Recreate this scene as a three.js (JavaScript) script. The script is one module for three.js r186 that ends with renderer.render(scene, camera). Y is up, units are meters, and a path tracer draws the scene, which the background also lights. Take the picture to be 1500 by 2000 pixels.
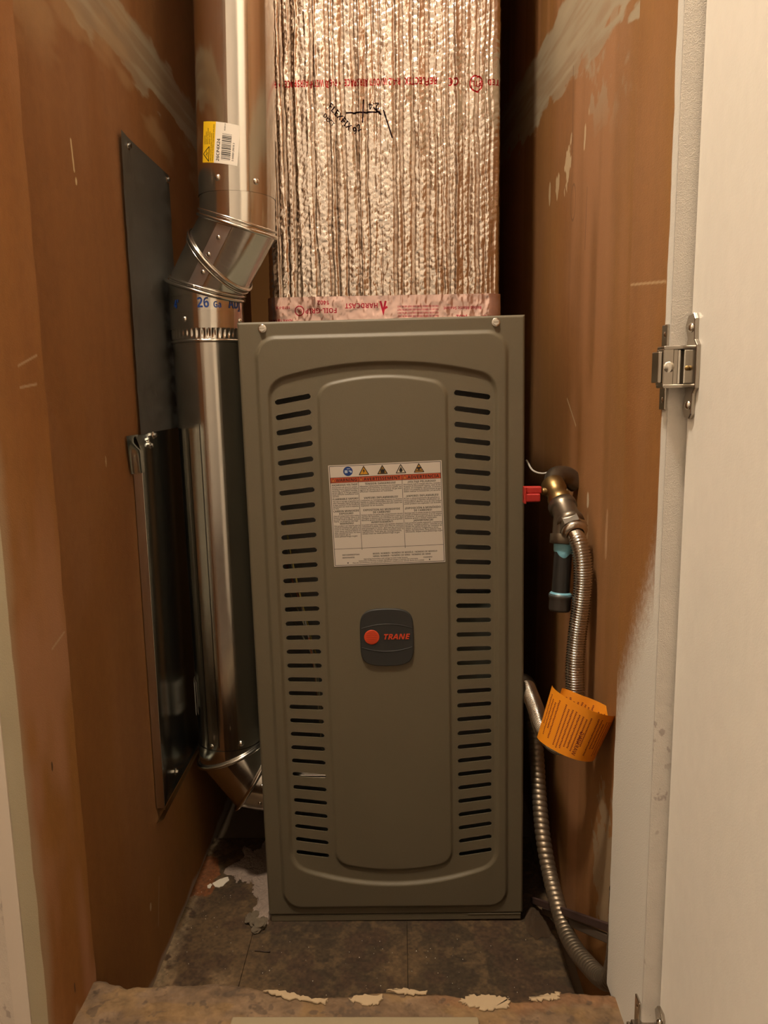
import * as THREE from 'three';
import { mergeGeometries } from 'three/addons/utils/BufferGeometryUtils.js';
import { RoundedBoxGeometry } from 'three/addons/geometries/RoundedBoxGeometry.js';
import { TextGeometry } from 'three/addons/geometries/TextGeometry.js';
import { FontLoader } from 'three/addons/loaders/FontLoader.js';

// ---------------------------------------------------------------- camera, light, exposure
const scene = new THREE.Scene();
scene.background = new THREE.Color(0x000000);
const D2R = Math.PI / 180;
const camera = new THREE.PerspectiveCamera(67.38, 0.75, 0.02, 20);
camera.position.set(0, 0.767, 1.007);
camera.rotation.order = 'YXZ';
camera.rotation.set(-9.2 * D2R, 1.2 * D2R, -0.95 * D2R);
const renderer = new THREE.WebGLRenderer({ antialias: true });
renderer.toneMapping = THREE.LinearToneMapping;
renderer.toneMappingExposure = 0.95;
renderer.shadowMap.enabled = true;
const LAMP = [-0.30, 2.34, 0.60];              // ceiling lamp of the hall in front of the closet
const WARM = new THREE.Color().setRGB(1, 0.85, 0.66);
const lampLight = new THREE.PointLight(WARM, 9.2, 0, 2);
lampLight.position.set(LAMP[0], LAMP[1] - 0.03, LAMP[2]);
lampLight.castShadow = true; lampLight.shadow.radius = 3.5;
scene.add(lampLight);

// ---------------------------------------------------------------- helpers
let seed = 20240611;
const rnd = () => { seed = (seed * 1664525 + 1013904223) >>> 0; return seed / 4294967296; };
const rr = (a, b) => a + (b - a) * rnd();
const lerp = (a, b, t) => a + (b - a) * t;
const clamp = (x, a, b) => Math.min(b, Math.max(a, x));
const sst = (a, b, x) => { const t = clamp((x - a) / (b - a), 0, 1); return t * t * (3 - 2 * t); };
function h2(ix, iy, s) { let h = Math.imul(ix, 374761393) ^ Math.imul(iy, 668265263) ^ Math.imul(s, 1274126177); h = Math.imul(h ^ (h >>> 13), 1274126177); h ^= h >>> 16; return (h >>> 0) / 4294967296; }
function vn(x, y, s = 0) { const ix = Math.floor(x), iy = Math.floor(y), fx = x - ix, fy = y - iy, u = fx * fx * (3 - 2 * fx), v = fy * fy * (3 - 2 * fy); return lerp(lerp(h2(ix, iy, s), h2(ix + 1, iy, s), u), lerp(h2(ix, iy + 1, s), h2(ix + 1, iy + 1, s), u), v); }
function fbm(x, y, s = 0, o = 4) { let a = 0, k = 0.5, n = 0; for (let i = 0; i < o; i++) { a += k * vn(x, y, s + i * 17); n += k; k *= 0.5; x = x * 2.13 + 5.1; y = y * 2.13 + 1.7; } return a / n; }

const taken = {};
function numbered(name) { taken[name] = (taken[name] ?? -1) + 1; return taken[name] ? `${name}_${String(taken[name]).padStart(3, '0')}` : name; }
function fin(m) { m.castShadow = true; m.receiveShadow = true; return m; }
function obj(name, geo, mat, parent) {
  let g = geo;
  if (Array.isArray(geo)) g = geo.length === 1 ? geo[0] : mergeGeometries(geo.map((q) => { const r = q.index ? q.toNonIndexed() : q; for (const k of Object.keys(r.attributes)) if (!['position', 'normal', 'uv'].includes(k)) r.deleteAttribute(k); return r; }));
  const m = fin(new THREE.Mesh(g, mat)); m.name = name; parent.add(m); return m;
}
function thing(name, label, category, [x, y, z] = [0, 0, 0], group) {
  const o = new THREE.Group(); o.name = numbered(name); scene.add(o); o.position.set(x, y, z);
  o.userData = { label, category }; if (group) o.userData.group = group; return o;
}
function single(name, geo, mat, label, category, group) { const m = obj(numbered(name), geo, mat, scene); m.userData = { label, category }; if (group) m.userData.group = group; return m; }
function struct(name, geo, mat, label, category) { const m = obj(name, geo, mat, scene); m.userData = { kind: 'structure', label, category }; return m; }
function bx(x0, x1, y0, y1, z0, z1) { const g = new THREE.BoxGeometry(x1 - x0, y1 - y0, z1 - z0); g.translate((x0 + x1) / 2, (y0 + y1) / 2, (z0 + z1) / 2); return g; }
function rbx(x0, x1, y0, y1, z0, z1, r = 0.002, s = 2) { const g = new RoundedBoxGeometry(x1 - x0, y1 - y0, z1 - z0, s, r); g.translate((x0 + x1) / 2, (y0 + y1) / 2, (z0 + z1) / 2); return g; }
const V = (x, y, z) => new THREE.Vector3(x, y, z);
// quad grid from a function (i/n, j/m) -> [x, y, z]
function grid(n, m, fn, uvf) {
  const p = [], uv = [], ix = [];
  for (let j = 0; j <= m; j++) for (let i = 0; i <= n; i++) { const q = fn(i / n, j / m); p.push(q[0], q[1], q[2]); const w = uvf ? uvf(i / n, j / m) : [i / n, j / m]; uv.push(w[0], w[1]); }
  for (let j = 0; j < m; j++) for (let i = 0; i < n; i++) { const a = j * (n + 1) + i, b = a + 1, c = a + n + 1, d = c + 1; ix.push(a, b, d, a, d, c); }
  const g = new THREE.BufferGeometry();
  g.setAttribute('position', new THREE.Float32BufferAttribute(p, 3)); g.setAttribute('uv', new THREE.Float32BufferAttribute(uv, 2)); g.setIndex(ix); g.computeVertexNormals(); return g;
}
// sweep a round section with varying radius along a curve
function sweep(pts, rf, nl, nr = 20, twist = 0) {
  const c = pts.isCurve ? pts : new THREE.CatmullRomCurve3(pts.map((q) => V(...q)), false, 'centripetal');
  const fr = c.computeFrenetFrames(nl, false), L = c.getLength();
  return grid(nr, nl, (u, v) => {
    const k = Math.round(v * nl), P = c.getPointAt(v), a = -u * Math.PI * 2, r = rf(v * L, L, a);
    return [P.x + r * (Math.cos(a) * fr.normals[k].x + Math.sin(a) * fr.binormals[k].x), P.y + r * (Math.cos(a) * fr.normals[k].y + Math.sin(a) * fr.binormals[k].y), P.z + r * (Math.cos(a) * fr.normals[k].z + Math.sin(a) * fr.binormals[k].z)];
  });
}
// turned body along an axis: profile [[r, t], ...], from point a towards point b
function turned(prof, a, b, seg = 28) {
  const g = new THREE.LatheGeometry(prof.map(([r, t]) => new THREE.Vector2(Math.max(r, 1e-5), t)), seg);
  const d = V(...b).sub(V(...a)).normalize();
  g.applyQuaternion(new THREE.Quaternion().setFromUnitVectors(V(0, 1, 0), d)); g.translate(...a); return g;
}
function prism(n, r, h, a, b) { const g = new THREE.CylinderGeometry(r, r, h, n).toNonIndexed(); g.computeVertexNormals(); g.translate(0, h / 2, 0); const d = V(...b).sub(V(...a)).normalize(); g.applyQuaternion(new THREE.Quaternion().setFromUnitVectors(V(0, 1, 0), d)); g.translate(...a); return g; }
// tube following two slanted cut planes: gore of an elbow
function lineOn(ap, ad, pp, pn, o) { const P = ap.clone().add(o); const t = pp.clone().sub(P).dot(pn) / ad.dot(pn); return P.addScaledVector(ad, t); }
function perp(ad) { const u = V(0, 0, 1).sub(ad.clone().multiplyScalar(ad.z)).normalize(); const w = V().crossVectors(ad, u).normalize(); return [u, w]; } // angle 0 faces +z
function gore(ap, ad, r, A, B, a0 = 0, a1 = Math.PI * 2, n = 72, m = 2, inset = 0) {
  const [u, w] = perp(ad);
  return grid(n, m, (s, t) => {
    const a = lerp(a0, a1, s), o = u.clone().multiplyScalar(Math.cos(a) * r).addScaledVector(w, Math.sin(a) * r);
    const p = lineOn(ap, ad, A[0], A[1], o), q = lineOn(ap, ad, B[0], B[1], o);
    const d = q.clone().sub(p).normalize(); p.addScaledVector(d, inset); q.addScaledVector(d, -inset);
    return p.lerp(q, t).toArray();
  });
}
function beadRing(ap, ad, r, A, tube) {
  const [u, w] = perp(ad), pts = [];
  for (let i = 0; i < 64; i++) { const a = i / 64 * Math.PI * 2; pts.push(lineOn(ap, ad, A[0], A[1], u.clone().multiplyScalar(Math.cos(a) * r).addScaledVector(w, Math.sin(a) * r))); }
  return new THREE.TubeGeometry(new THREE.CatmullRomCurve3(pts, true), 128, tube, 10, true);
}
// ragged flat patch of material lying on y = y0 (outline in x, z)
function patch(out, y0, th, jag = 0.003, sub = 8, bev = 0.0006) {
  const pts = [], n = out.length;
  for (let i = 0; i < n; i++) { const a = out[i], b = out[(i + 1) % n]; for (let k = 0; k < sub; k++) { const t = k / sub; pts.push(new THREE.Vector2(lerp(a[0], b[0], t) + rr(-jag, jag), -(lerp(a[1], b[1], t) + rr(-jag, jag)))); } }
  const g = new THREE.ExtrudeGeometry(new THREE.Shape(pts), { depth: th, bevelEnabled: bev > 0, bevelThickness: bev, bevelSize: bev, bevelSegments: 1 });
  g.rotateX(-Math.PI / 2); g.translate(0, y0, 0); return g;
}
function canvasTex(w, h, draw, srgb = true) { const c = document.createElement('canvas'); c.width = w; c.height = h; const x = c.getContext('2d'); draw(x, w, h); const t = new THREE.CanvasTexture(c); if (srgb) t.colorSpace = THREE.SRGBColorSpace; return t; }
// f(u, v) -> [r, g, b] linear (colour) or a number; u to the right, v upwards
function fieldTex(w, h, f, colour = true) {
  const d = new Uint8Array(w * h * 4), enc = (c) => { c = clamp(c, 0, 1); return 255 * (c <= 0.0031308 ? 12.92 * c : 1.055 * Math.pow(c, 1 / 2.4) - 0.055); };
  for (let j = 0; j < h; j++) for (let i = 0; i < w; i++) {
    const q = f((i + 0.5) / w, (j + 0.5) / h), k = (j * w + i) * 4;
    if (colour) { d[k] = enc(q[0]); d[k + 1] = enc(q[1]); d[k + 2] = enc(q[2]); } else d[k] = d[k + 1] = d[k + 2] = clamp(q, 0, 1) * 255;
    d[k + 3] = 255;
  }
  const t = new THREE.DataTexture(d, w, h, THREE.RGBAFormat); t.magFilter = THREE.LinearFilter; t.minFilter = THREE.LinearFilter; if (colour) t.colorSpace = THREE.SRGBColorSpace; t.needsUpdate = true; return t;
}
const mix3 = (a, b, t) => [lerp(a[0], b[0], t), lerp(a[1], b[1], t), lerp(a[2], b[2], t)];
const sc3 = (a, k) => [a[0] * k, a[1] * k, a[2] * k];
const std = (rgb, rough = 0.7, o = {}) => { const m = new THREE.MeshStandardMaterial({ roughness: rough, ...o }); if (rgb) m.color.setRGB(...rgb); m.side = THREE.DoubleSide; return m; };
const font = await new FontLoader().loadAsync('fonts/droid/droid_sans_bold.typeface.json');

// ---------------------------------------------------------------- materials
const KRAFT = [0.27, 0.115, 0.025], MUD = [0.36, 0.29, 0.19], WHITE = [0.72, 0.69, 0.63];
const tile = (t, x, y) => { t.wrapS = t.wrapT = THREE.RepeatWrapping; t.repeat.set(x, y); return t; };
const grain = tile(fieldTex(256, 256, (u, v) => { const n = (a, b, s) => { const x = u * a, y = v * b; const w = (p, q) => vn(((p % a) + a) % a, ((q % b) + b) % b, s); return w(x, y); }; return 0.5 * n(64, 64, 3) + 0.5 * n(128, 128, 5); }, false), 1, 1);
const gr = (x, y) => { const t = grain.clone(); t.repeat.set(x, y); t.needsUpdate = true; return t; };
const spangle = tile(fieldTex(512, 512, (u, v) => 0.10 + 0.06 * fbm(u * 60, v * 60, 7, 2) + 0.10 * fbm(u * 5, v * 9, 8, 3), false), 1, 1);
const M = {
  galv: std([0.66, 0.63, 0.58], 1.0, { metalness: 1, roughnessMap: spangle }),
  galvShiny: std([0.70, 0.67, 0.62], 0.16, { metalness: 1 }),
  lap: std([0.60, 0.55, 0.53], 0.42, { metalness: 1 }),
  galvDull: std([0.25, 0.25, 0.235], 0.55, { metalness: 0.75 }),
  pan: std([0.42, 0.44, 0.41], 0.2, { metalness: 1 }),
  steel: std([0.62, 0.58, 0.52], 0.22, { metalness: 1 }),
  screw: std([0.75, 0.72, 0.66], 0.2, { metalness: 1 }),
  nickel: std([0.42, 0.38, 0.33], 0.2, { metalness: 1 }),
  iron: std([0.03, 0.028, 0.026], 0.3, { metalness: 0.3 }),
  brass: std([0.30, 0.20, 0.085], 0.38, { metalness: 1 }),
  castIron: std([0.20, 0.165, 0.125], 0.35, { metalness: 0.9 }),
  seal: std([0.16, 0.38, 0.48], 0.35),
  red: std([0.42, 0.025, 0.02], 0.4),
  furnace: std([0.133, 0.109, 0.068], 0.5, { bumpMap: grain, bumpScale: 0.00008 }),
  cabinet: std([0.15, 0.145, 0.11], 0.45),
  badge: std([0.028, 0.028, 0.026], 0.45),
  redInk: std([0.62, 0.06, 0.015], 0.45),
  white: std(WHITE, 0.55),
  wood: std([0.13, 0.07, 0.035], 0.8),
};

// ---------------------------------------------------------------- structure: closet shell
// kraft-faced boards; coordinates s (depth or width) and y in metres
function kraft(s, y, k) {
  const big = fbm(s * 4.5, y * 2.2, k), streak = fbm(s * 70, y * 2.5, k + 40, 3), fine = fbm(s * 160, y * 120, k + 80, 2), tint = fbm(s * 7 + 3, y * 3.3, k + 120, 3);
  let c = mix3([0.285, 0.128, 0.028], [0.245, 0.098, 0.020], sst(0.3, 0.7, big));
  c = mix3(c, [0.30, 0.142, 0.055], 0.45 * sst(0.48, 0.75, tint));
  return sc3(c, 0.93 + 0.10 * (streak - 0.5) * 1.2 + 0.12 * (fine - 0.5) + 0.05);
}
const segd = (px, py, ax, ay, bx_, by_) => { const dx = bx_ - ax, dy = by_ - ay, t = clamp(((px - ax) * dx + (py - ay) * dy) / (dx * dx + dy * dy), 0, 1); return Math.hypot(px - ax - t * dx, py - ay - t * dy); };
function mudBand(c, s, y, lo, hi, k, feather) {
  const n1 = (fbm(s * 9, y * 9, k, 4) - 0.5) * 0.055, n2 = (fbm(s * 14, y * 60, k + 5, 4) - 0.5) * 0.05;
  const inside = sst(lo - 0.004, lo + 0.004, y + n1 + n2 * feather) * (1 - sst(hi - 0.004, hi + 0.004, y + n1 * 0.8 + n2 * 0.4));
  const streaks = fbm(s * 6, y * 90, k + 9, 3);
  return mix3(c, sc3(MUD, 0.82 + 0.3 * streaks), inside * (0.72 + 0.28 * sst(0.35, 0.6, streaks)));
}
const WT = (w, h, s0, s1, y0, y1, f) => fieldTex(w, h, (u, v) => f(lerp(s0, s1, u), lerp(y0, y1, v)));
const HT = 2.36;
const blob = (s, y, cs, cy, rs, ry, k, amp = 0.6) => { const d = Math.hypot((s - cs) / rs, (y - cy) / ry) + (fbm(s * 60, y * 45, k, 3) - 0.5) * amp * 2; return 1 - sst(0.85, 1.0, d); };
const wallLTex = WT(1024, 2048, -0.78, 0.32, 0, HT, (s, y) => {
  let c = kraft(s, y, 11);
  c = mudBand(c, s, y, 1.158, 1.238, 31, 0.7);
  c = mix3(c, [0.47, 0.32, 0.16], 0.35 * sst(0.5, 0.7, fbm(s * 8, y * 26, 61, 3)) * sst(1.06, 1.12, y) * (1 - sst(1.2, 1.26, y)));   // thin smears of compound under the joint
  const paint = [0.60, 0.48, 0.27];
  c = mix3(c, paint, 1 - sst(0.0012, 0.0022, segd(s, y, 0.178, 1.022, 0.175, 0.993)));
  c = mix3(c, paint, blob(s, y, 0.172, 0.983, 0.0035, 0.006, 5));
  c = mix3(c, paint, 0.7 * blob(s, y, 0.108, 0.105, 0.003, 0.005, 6));
  c = mix3(c, paint, 0.5 * blob(s, y, 0.148, 0.69, 0.0015, 0.006, 7));
  c = mix3(c, [0.5, 0.45, 0.36], 0.75 * (1 - sst(0.002, 0.012, y + 0.016 * (fbm(s * 25, 1, 71, 3) - 0.5))));
  c = mix3(c, [0.5, 0.4, 0.25], 0.3 * (1 - sst(0.0008, 0.002, segd(s, y, 0.07, 0.12, 0.085, 0.06))));
  return c;
});
const wallRTex = WT(1024, 2048, -0.78, 0.32, 0, HT, (s, y) => {
  let c = kraft(s, y, 13);
  c = mix3(c, [0.42, 0.2, 0.085], 0.5 * sst(0.45, 0.6, fbm(s * 12, y * 1.2, 17, 3)));
  const tilt = y + s * 0.11;
  c = mudBand(c, s, tilt, 1.152, 1.262, 37, 1.2);
  c = mix3(c, MUD, 0.55 * sst(0.52, 0.62, fbm(s * 22, y * 26, 91, 4)) * sst(1.03, 1.11, tilt) * (1 - sst(1.24, 1.28, tilt)) * sst(-0.03, 0.03, s));
  const paint = [0.52, 0.40, 0.24];
  c = mix3(c, paint, 0.85 * blob(s, y, -0.085, 1.058, 0.028, 0.025, 41, 0.9));
  c = mix3(c, paint, 0.8 * blob(s, y, -0.15, 1.045, 0.012, 0.018, 42, 0.8));
  c = mix3(c, paint, 0.9 * blob(s, y, -0.205, 1.05, 0.008, 0.02, 43, 0.6));
  c = mix3(c, paint, 0.9 * blob(s, y, 0.012, 1.06, 0.006, 0.022, 44, 1.0));
  c = mix3(c, paint, 0.8 * blob(s, y, 0.03, 1.085, 0.003, 0.006, 45, 0.6));
  c = mix3(c, [0.12, 0.05, 0.02], 0.75 * (1 - sst(0.0006, 0.0016, segd(s, y, -0.061, 1.17, -0.057, 1.065))));
  c = mix3(c, [0.14, 0.06, 0.02], 0.7 * (1 - sst(0.0005, 0.0014, Math.abs(Math.hypot((s + 0.045) / 0.014, (y - 1.0) / 0.022) - 1) * 0.014)));
  c = mix3(c, [0.16, 0.06, 0.025], 0.7 * (1 - sst(0.0007, 0.0018, segd(s, y, 0.03, 1.0, 0.026, 0.93))));
  c = mix3(c, paint, 0.8 * (1 - sst(0.0007, 0.002, segd(s, y, -0.056, 0.748, 0.0, 0.714))));
  c = mix3(c, [0.62, 0.5, 0.34], blob(s, y, 0.073, 0.628, 0.005, 0.010, 46, 0.7));
  c = mix3(c, [0.55, 0.40, 0.22], 0.9 * blob(s, y, -0.046, 0.63, 0.006, 0.022, 47, 0.7));
  c = mix3(c, [0.5, 0.34, 0.18], 0.7 * blob(s, y, 0.075, 0.59, 0.004, 0.018, 48, 0.8));
  c = mix3(c, [0.55, 0.35, 0.2], 0.5 * blob(s, y, 0.16, 0.60, 0.004, 0.025, 49, 0.8));
  c = mix3(c, [0.36, 0.29, 0.19], 0.6 * blob(s, y, 0.20, 0.22, 0.045, 0.07, 55, 0.9));
  return c;
});
const uvZY = (g, s0, s1, y0, y1) => { const p = g.attributes.position, uv = g.attributes.uv; for (let i = 0; i < p.count; i++) uv.setXY(i, (p.getZ(i) - s0) / (s1 - s0), (p.getY(i) - y0) / (y1 - y0)); return g; };
const uvXY = (g, s0, s1, y0, y1) => { const p = g.attributes.position, uv = g.attributes.uv; for (let i = 0; i < p.count; i++) uv.setXY(i, (p.getX(i) - s0) / (s1 - s0), (p.getY(i) - y0) / (y1 - y0)); return g; };
const uvXZ = (g, x0, x1, z0, z1) => { const p = g.attributes.position, uv = g.attributes.uv; for (let i = 0; i < p.count; i++) uv.setXY(i, (p.getX(i) - x0) / (x1 - x0), (z1 - p.getZ(i)) / (z1 - z0)); return g; };
struct('wall_left', uvZY(bx(-0.39, -0.331, -0.06, HT, -0.78, 0.32), -0.78, 0.32, 0, HT), std(null, 0.8, { map: wallLTex, bumpMap: gr(24, 52), bumpScale: 0.00016 }), 'brown paper faced closet wall with pale joint compound band beside the flue pipe', 'wall');
struct('wall_right', uvZY(bx(0.23, 0.29, -0.06, HT, -0.78, 0.32), -0.78, 0.32, 0, HT), std(null, 0.72, { map: wallRTex, bumpMap: gr(24, 52), bumpScale: 0.00016 }), 'scuffed brown paper faced closet wall behind the gas connector', 'wall');
struct('wall_back', bx(-0.39, 0.29, -0.06, HT, -0.84, -0.78), std(KRAFT, 0.85), 'brown back wall of the closet behind the furnace', 'wall');
struct('ceiling', bx(-0.39, 0.29, HT, HT + 0.06, -0.84, 0.31), M.white, 'closet ceiling above the ducts', 'ceiling');

// jambs: kraft boards with white painted front margins
const jambLTex = WT(256, 2048, 0.30, 0.445, 0.1, HT, (s, y) => {
  let c = sc3(kraft(s * 1.3 + 4, y, 19), 1.18);
  c = mix3(c, [0.43, 0.22, 0.12], 0.7 * sst(0.5, 0.68, fbm(s * 14, y * 5, 23, 3)) * (1 - sst(0.55, 0.75, y)));
  c = mix3(c, [0.46, 0.33, 0.2], 0.6 * sst(0.48, 0.66, fbm(s * 30, y * 14, 27, 3)) * (1 - sst(0.19, 0.27, y)));
  c = mix3(c, [0.5, 0.36, 0.22], 0.7 * (1 - sst(0.0006, 0.0016, Math.min(segd(s, y, 0.33, 0.775, 0.36, 0.772), segd(s, y, 0.318, 0.545, 0.345, 0.538), segd(s, y, 0.325, 0.80, 0.36, 0.79)))));
  c = mix3(c, [0.10, 0.05, 0.02], blob(s, y, 0.365, 0.435, 0.002, 0.006, 8, 0.4) + blob(s, y, 0.36, 0.205, 0.0015, 0.006, 9, 0.4));
  c = mix3(c, [0.45, 0.34, 0.22], 0.6 * sst(0.395, 0.412, s + (fbm(1, y * 14, 33, 3) - 0.5) * 0.02));
  return mix3(c, [0.62, 0.56, 0.40], sst(0.4130, 0.4145, s + (fbm(2, y * 30, 34, 3) - 0.5) * 0.003));
});
const jambRTex = WT(256, 2048, 0.30, 0.42, 0.1, HT, (s, y) => {
  let c = sc3(kraft(s * 1.2 + 9, y, 29), 1.04);
  c = mix3(c, [0.5, 0.34, 0.18], 0.8 * (1 - sst(0.0006, 0.0014, segd(s, y, 0.31, 0.852, 0.40, 0.843))));
  const edge = lerp(0.62, 0.46, clamp((0.40 - s) / 0.095, 0, 1));
  const spray = 1 - sst(-0.06, 0.045, y - edge + (fbm(s * 300, y * 300, 57, 2) - 0.5) * 0.03);   // overspray of white primer, speckled rim
  const margin = sst(0.4015, 0.4035, s + (fbm(3, y * 26, 44, 3) - 0.5) * 0.005);
  return mix3(c, sc3(WHITE, 0.92), Math.max(clamp(spray, 0, 1), margin));
});
const wallPaintTex = fieldTex(512, 1024, (u, v) => { const n = fbm(u * 40, v * 90, 3, 3); let c = sc3([0.68, 0.63, 0.57], 0.93 + 0.1 * n); return mix3(c, [0.3, 0.22, 0.2], 0.6 * sst(0.68, 0.74, fbm(u * 50, v * 80, 14, 3)) * sst(0.4, 0.6, fbm(u * 5, v * 9, 15, 2))); });
const wallPaint = std(null, 0.6, { map: wallPaintTex, bumpMap: gr(8, 16), bumpScale: 0.0002 });
struct('trim_1', uvZY(grid(4, 200, (u, v) => [-0.317 + 0.0006 * (fbm(1, v * 60, 5) - 0.5), lerp(0.165, 2.13, v), u === 0 ? 0.3135 + 0.004 * (fbm(4, v * 70, 51, 4) - 0.5) : lerp(0.3135, 0.4405, u)]), 0.30, 0.445, 0.1, HT), std(null, 0.78, { map: jambLTex, bumpMap: gr(3, 48), bumpScale: 0.00016 }), 'brown paper jamb lining with cream front margin beside the left closet wall', 'door jamb');
obj('backing', bx(-0.331, -0.3175, 0.165, 2.13, 0.316, 0.4400), M.white, scene.children.find((o) => o.name === 'trim_1'));
struct('trim_2', uvZY(grid(4, 200, (u, v) => [0.204, lerp(2.13, 0.165, v), u === 0 ? 0.3085 + 0.004 * (fbm(8, v * 80, 52, 4) - 0.5) : lerp(0.3085, 0.4148, u)]), 0.30, 0.42, 0.1, HT), std(null, 0.74, { map: jambRTex, bumpMap: gr(3, 48), bumpScale: 0.00016 }), 'brown jamb lining with white sprayed paint next to the open white door', 'door jamb');
obj('backing', bx(0.2045, 0.23, 0.165, 2.13, 0.312, 0.4143), M.white, scene.children.find((o) => o.name === 'trim_2'));
struct('wall_front', uvXY(mergeGeometries([bx(-0.96, -0.331, 0.1, HT, 0.32, 0.44), bx(0.23, 1.1, 0.1, HT, 0.32, 0.4145), bx(-0.331, 0.23, 2.13, HT, 0.32, 0.4145)]), -0.35, -0.05, 0, 0.6), std(null, 0.6, { map: wallPaintTex, bumpMap: gr(8, 16), bumpScale: 0.0002, color: new THREE.Color().setRGB(1.0, 0.93, 0.86) }), 'white painted wall around the closet opening', 'wall');
// cream corner bead on the left front corner
struct('trim_3', mergeGeometries([bx(-0.331, -0.3172, 0.165, 2.13, 0.44, 0.4415)]), std([0.70, 0.60, 0.50], 0.6), 'chipped pinkish white paint on the left front corner of the opening', 'trim');
struct('trim_4', uvXY(bx(0.2042, 0.2300, 0.165, 2.13, 0.4143, 0.4156), 0, 0.3, 0, 0.6), std(null, 0.6, { map: wallPaintTex, bumpMap: gr(8, 16), bumpScale: 0.0003 }), 'speckled white edge strip between the right jamb and the open door', 'trim');

// hall in front of the closet (behind the photographer)
const hallPaint = std([0.36, 0.33, 0.30], 0.8);
struct('wall_hall_left', bx(-1.02, -0.96, 0.1, HT, 0.32, 2.3), std([0.66, 0.61, 0.54], 0.8), 'painted hall wall left of the closet opening', 'wall');  // unseen; set close and pale to bounce light onto the door
struct('wall_hall_right', bx(1.1, 1.16, 0.1, HT, 0.32, 2.3), hallPaint, 'painted hall wall right of the open door', 'wall');
struct('wall_hall_back', bx(-1.31, 1.16, 0.1, HT, 2.1, 2.16), std([0.5, 0.46, 0.42], 0.8), 'painted hall wall facing the closet', 'wall');  // unseen; distance and tone set to brighten what the foil reflects
struct('ceiling_hall', bx(-1.31, 1.16, HT, HT + 0.06, 0.31, 2.36), M.white, 'white hall ceiling carrying the lamp', 'ceiling');
struct('floor_hall', bx(-1.31, 1.16, 0.05, 0.172, 0.43, 2.36), std([0.055, 0.036, 0.024], 0.6), 'dark brown hall floor in front of the closet step', 'floor');
const lamp = thing('ceiling_lamp', 'round glass dome lamp on the hall ceiling', 'lamp', [LAMP[0], HT, LAMP[2]]);
obj('base', turned([[0, 0], [0.13, 0], [0.13, 0.015], [0.12, 0.02], [0, 0.02]], [0, 0, 0], [0, -1, 0], 40), M.white, lamp);
{
  const g = new THREE.SphereGeometry(0.115, 32, 16, 0, Math.PI * 2, Math.PI / 2, Math.PI / 2); g.scale(1, 0.7, 1); g.translate(0, -0.02, 0);
  const m = std([0.8, 0.8, 0.78], 0.4); m.emissive.copy(WARM); m.emissiveIntensity = 14;
  obj('dome', g, m, lamp);
}

// ---------------------------------------------------------------- floor and step
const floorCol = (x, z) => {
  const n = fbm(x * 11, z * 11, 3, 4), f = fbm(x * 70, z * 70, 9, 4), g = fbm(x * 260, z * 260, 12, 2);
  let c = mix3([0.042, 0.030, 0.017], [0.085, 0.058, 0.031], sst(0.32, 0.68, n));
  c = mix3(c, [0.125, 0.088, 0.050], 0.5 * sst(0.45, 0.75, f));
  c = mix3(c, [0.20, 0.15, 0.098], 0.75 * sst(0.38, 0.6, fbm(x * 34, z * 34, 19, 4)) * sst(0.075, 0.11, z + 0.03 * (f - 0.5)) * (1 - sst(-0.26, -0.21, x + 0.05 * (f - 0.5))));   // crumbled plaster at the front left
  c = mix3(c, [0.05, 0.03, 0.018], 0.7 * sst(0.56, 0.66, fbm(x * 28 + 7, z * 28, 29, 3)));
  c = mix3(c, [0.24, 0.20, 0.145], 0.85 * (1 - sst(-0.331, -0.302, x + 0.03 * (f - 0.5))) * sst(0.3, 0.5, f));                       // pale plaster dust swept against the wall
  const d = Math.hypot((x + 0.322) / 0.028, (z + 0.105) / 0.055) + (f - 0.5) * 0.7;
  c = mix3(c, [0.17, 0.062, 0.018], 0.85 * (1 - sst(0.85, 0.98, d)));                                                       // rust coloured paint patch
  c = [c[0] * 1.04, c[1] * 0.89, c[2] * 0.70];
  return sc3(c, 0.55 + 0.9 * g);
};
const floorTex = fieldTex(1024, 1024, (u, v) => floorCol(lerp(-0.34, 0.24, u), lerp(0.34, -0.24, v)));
const floorBump = fieldTex(512, 512, (u, v) => fbm(u * 60, v * 60, 2, 4), false);
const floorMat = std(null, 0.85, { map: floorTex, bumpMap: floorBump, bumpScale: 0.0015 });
const floor = struct('floor', bx(-0.39, 0.29, -0.08, -0.012, -0.84, 0.34), std([0.15, 0.105, 0.065], 0.9), 'dirty brown sub floor of the closet', 'floor');
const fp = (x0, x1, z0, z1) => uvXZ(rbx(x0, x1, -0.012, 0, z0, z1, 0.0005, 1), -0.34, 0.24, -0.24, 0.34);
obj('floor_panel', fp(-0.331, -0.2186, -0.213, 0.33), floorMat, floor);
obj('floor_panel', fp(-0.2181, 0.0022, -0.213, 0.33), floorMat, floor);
obj('floor_panel', fp(0.0026, 0.2155, -0.213, 0.33), floorMat, floor);

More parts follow.
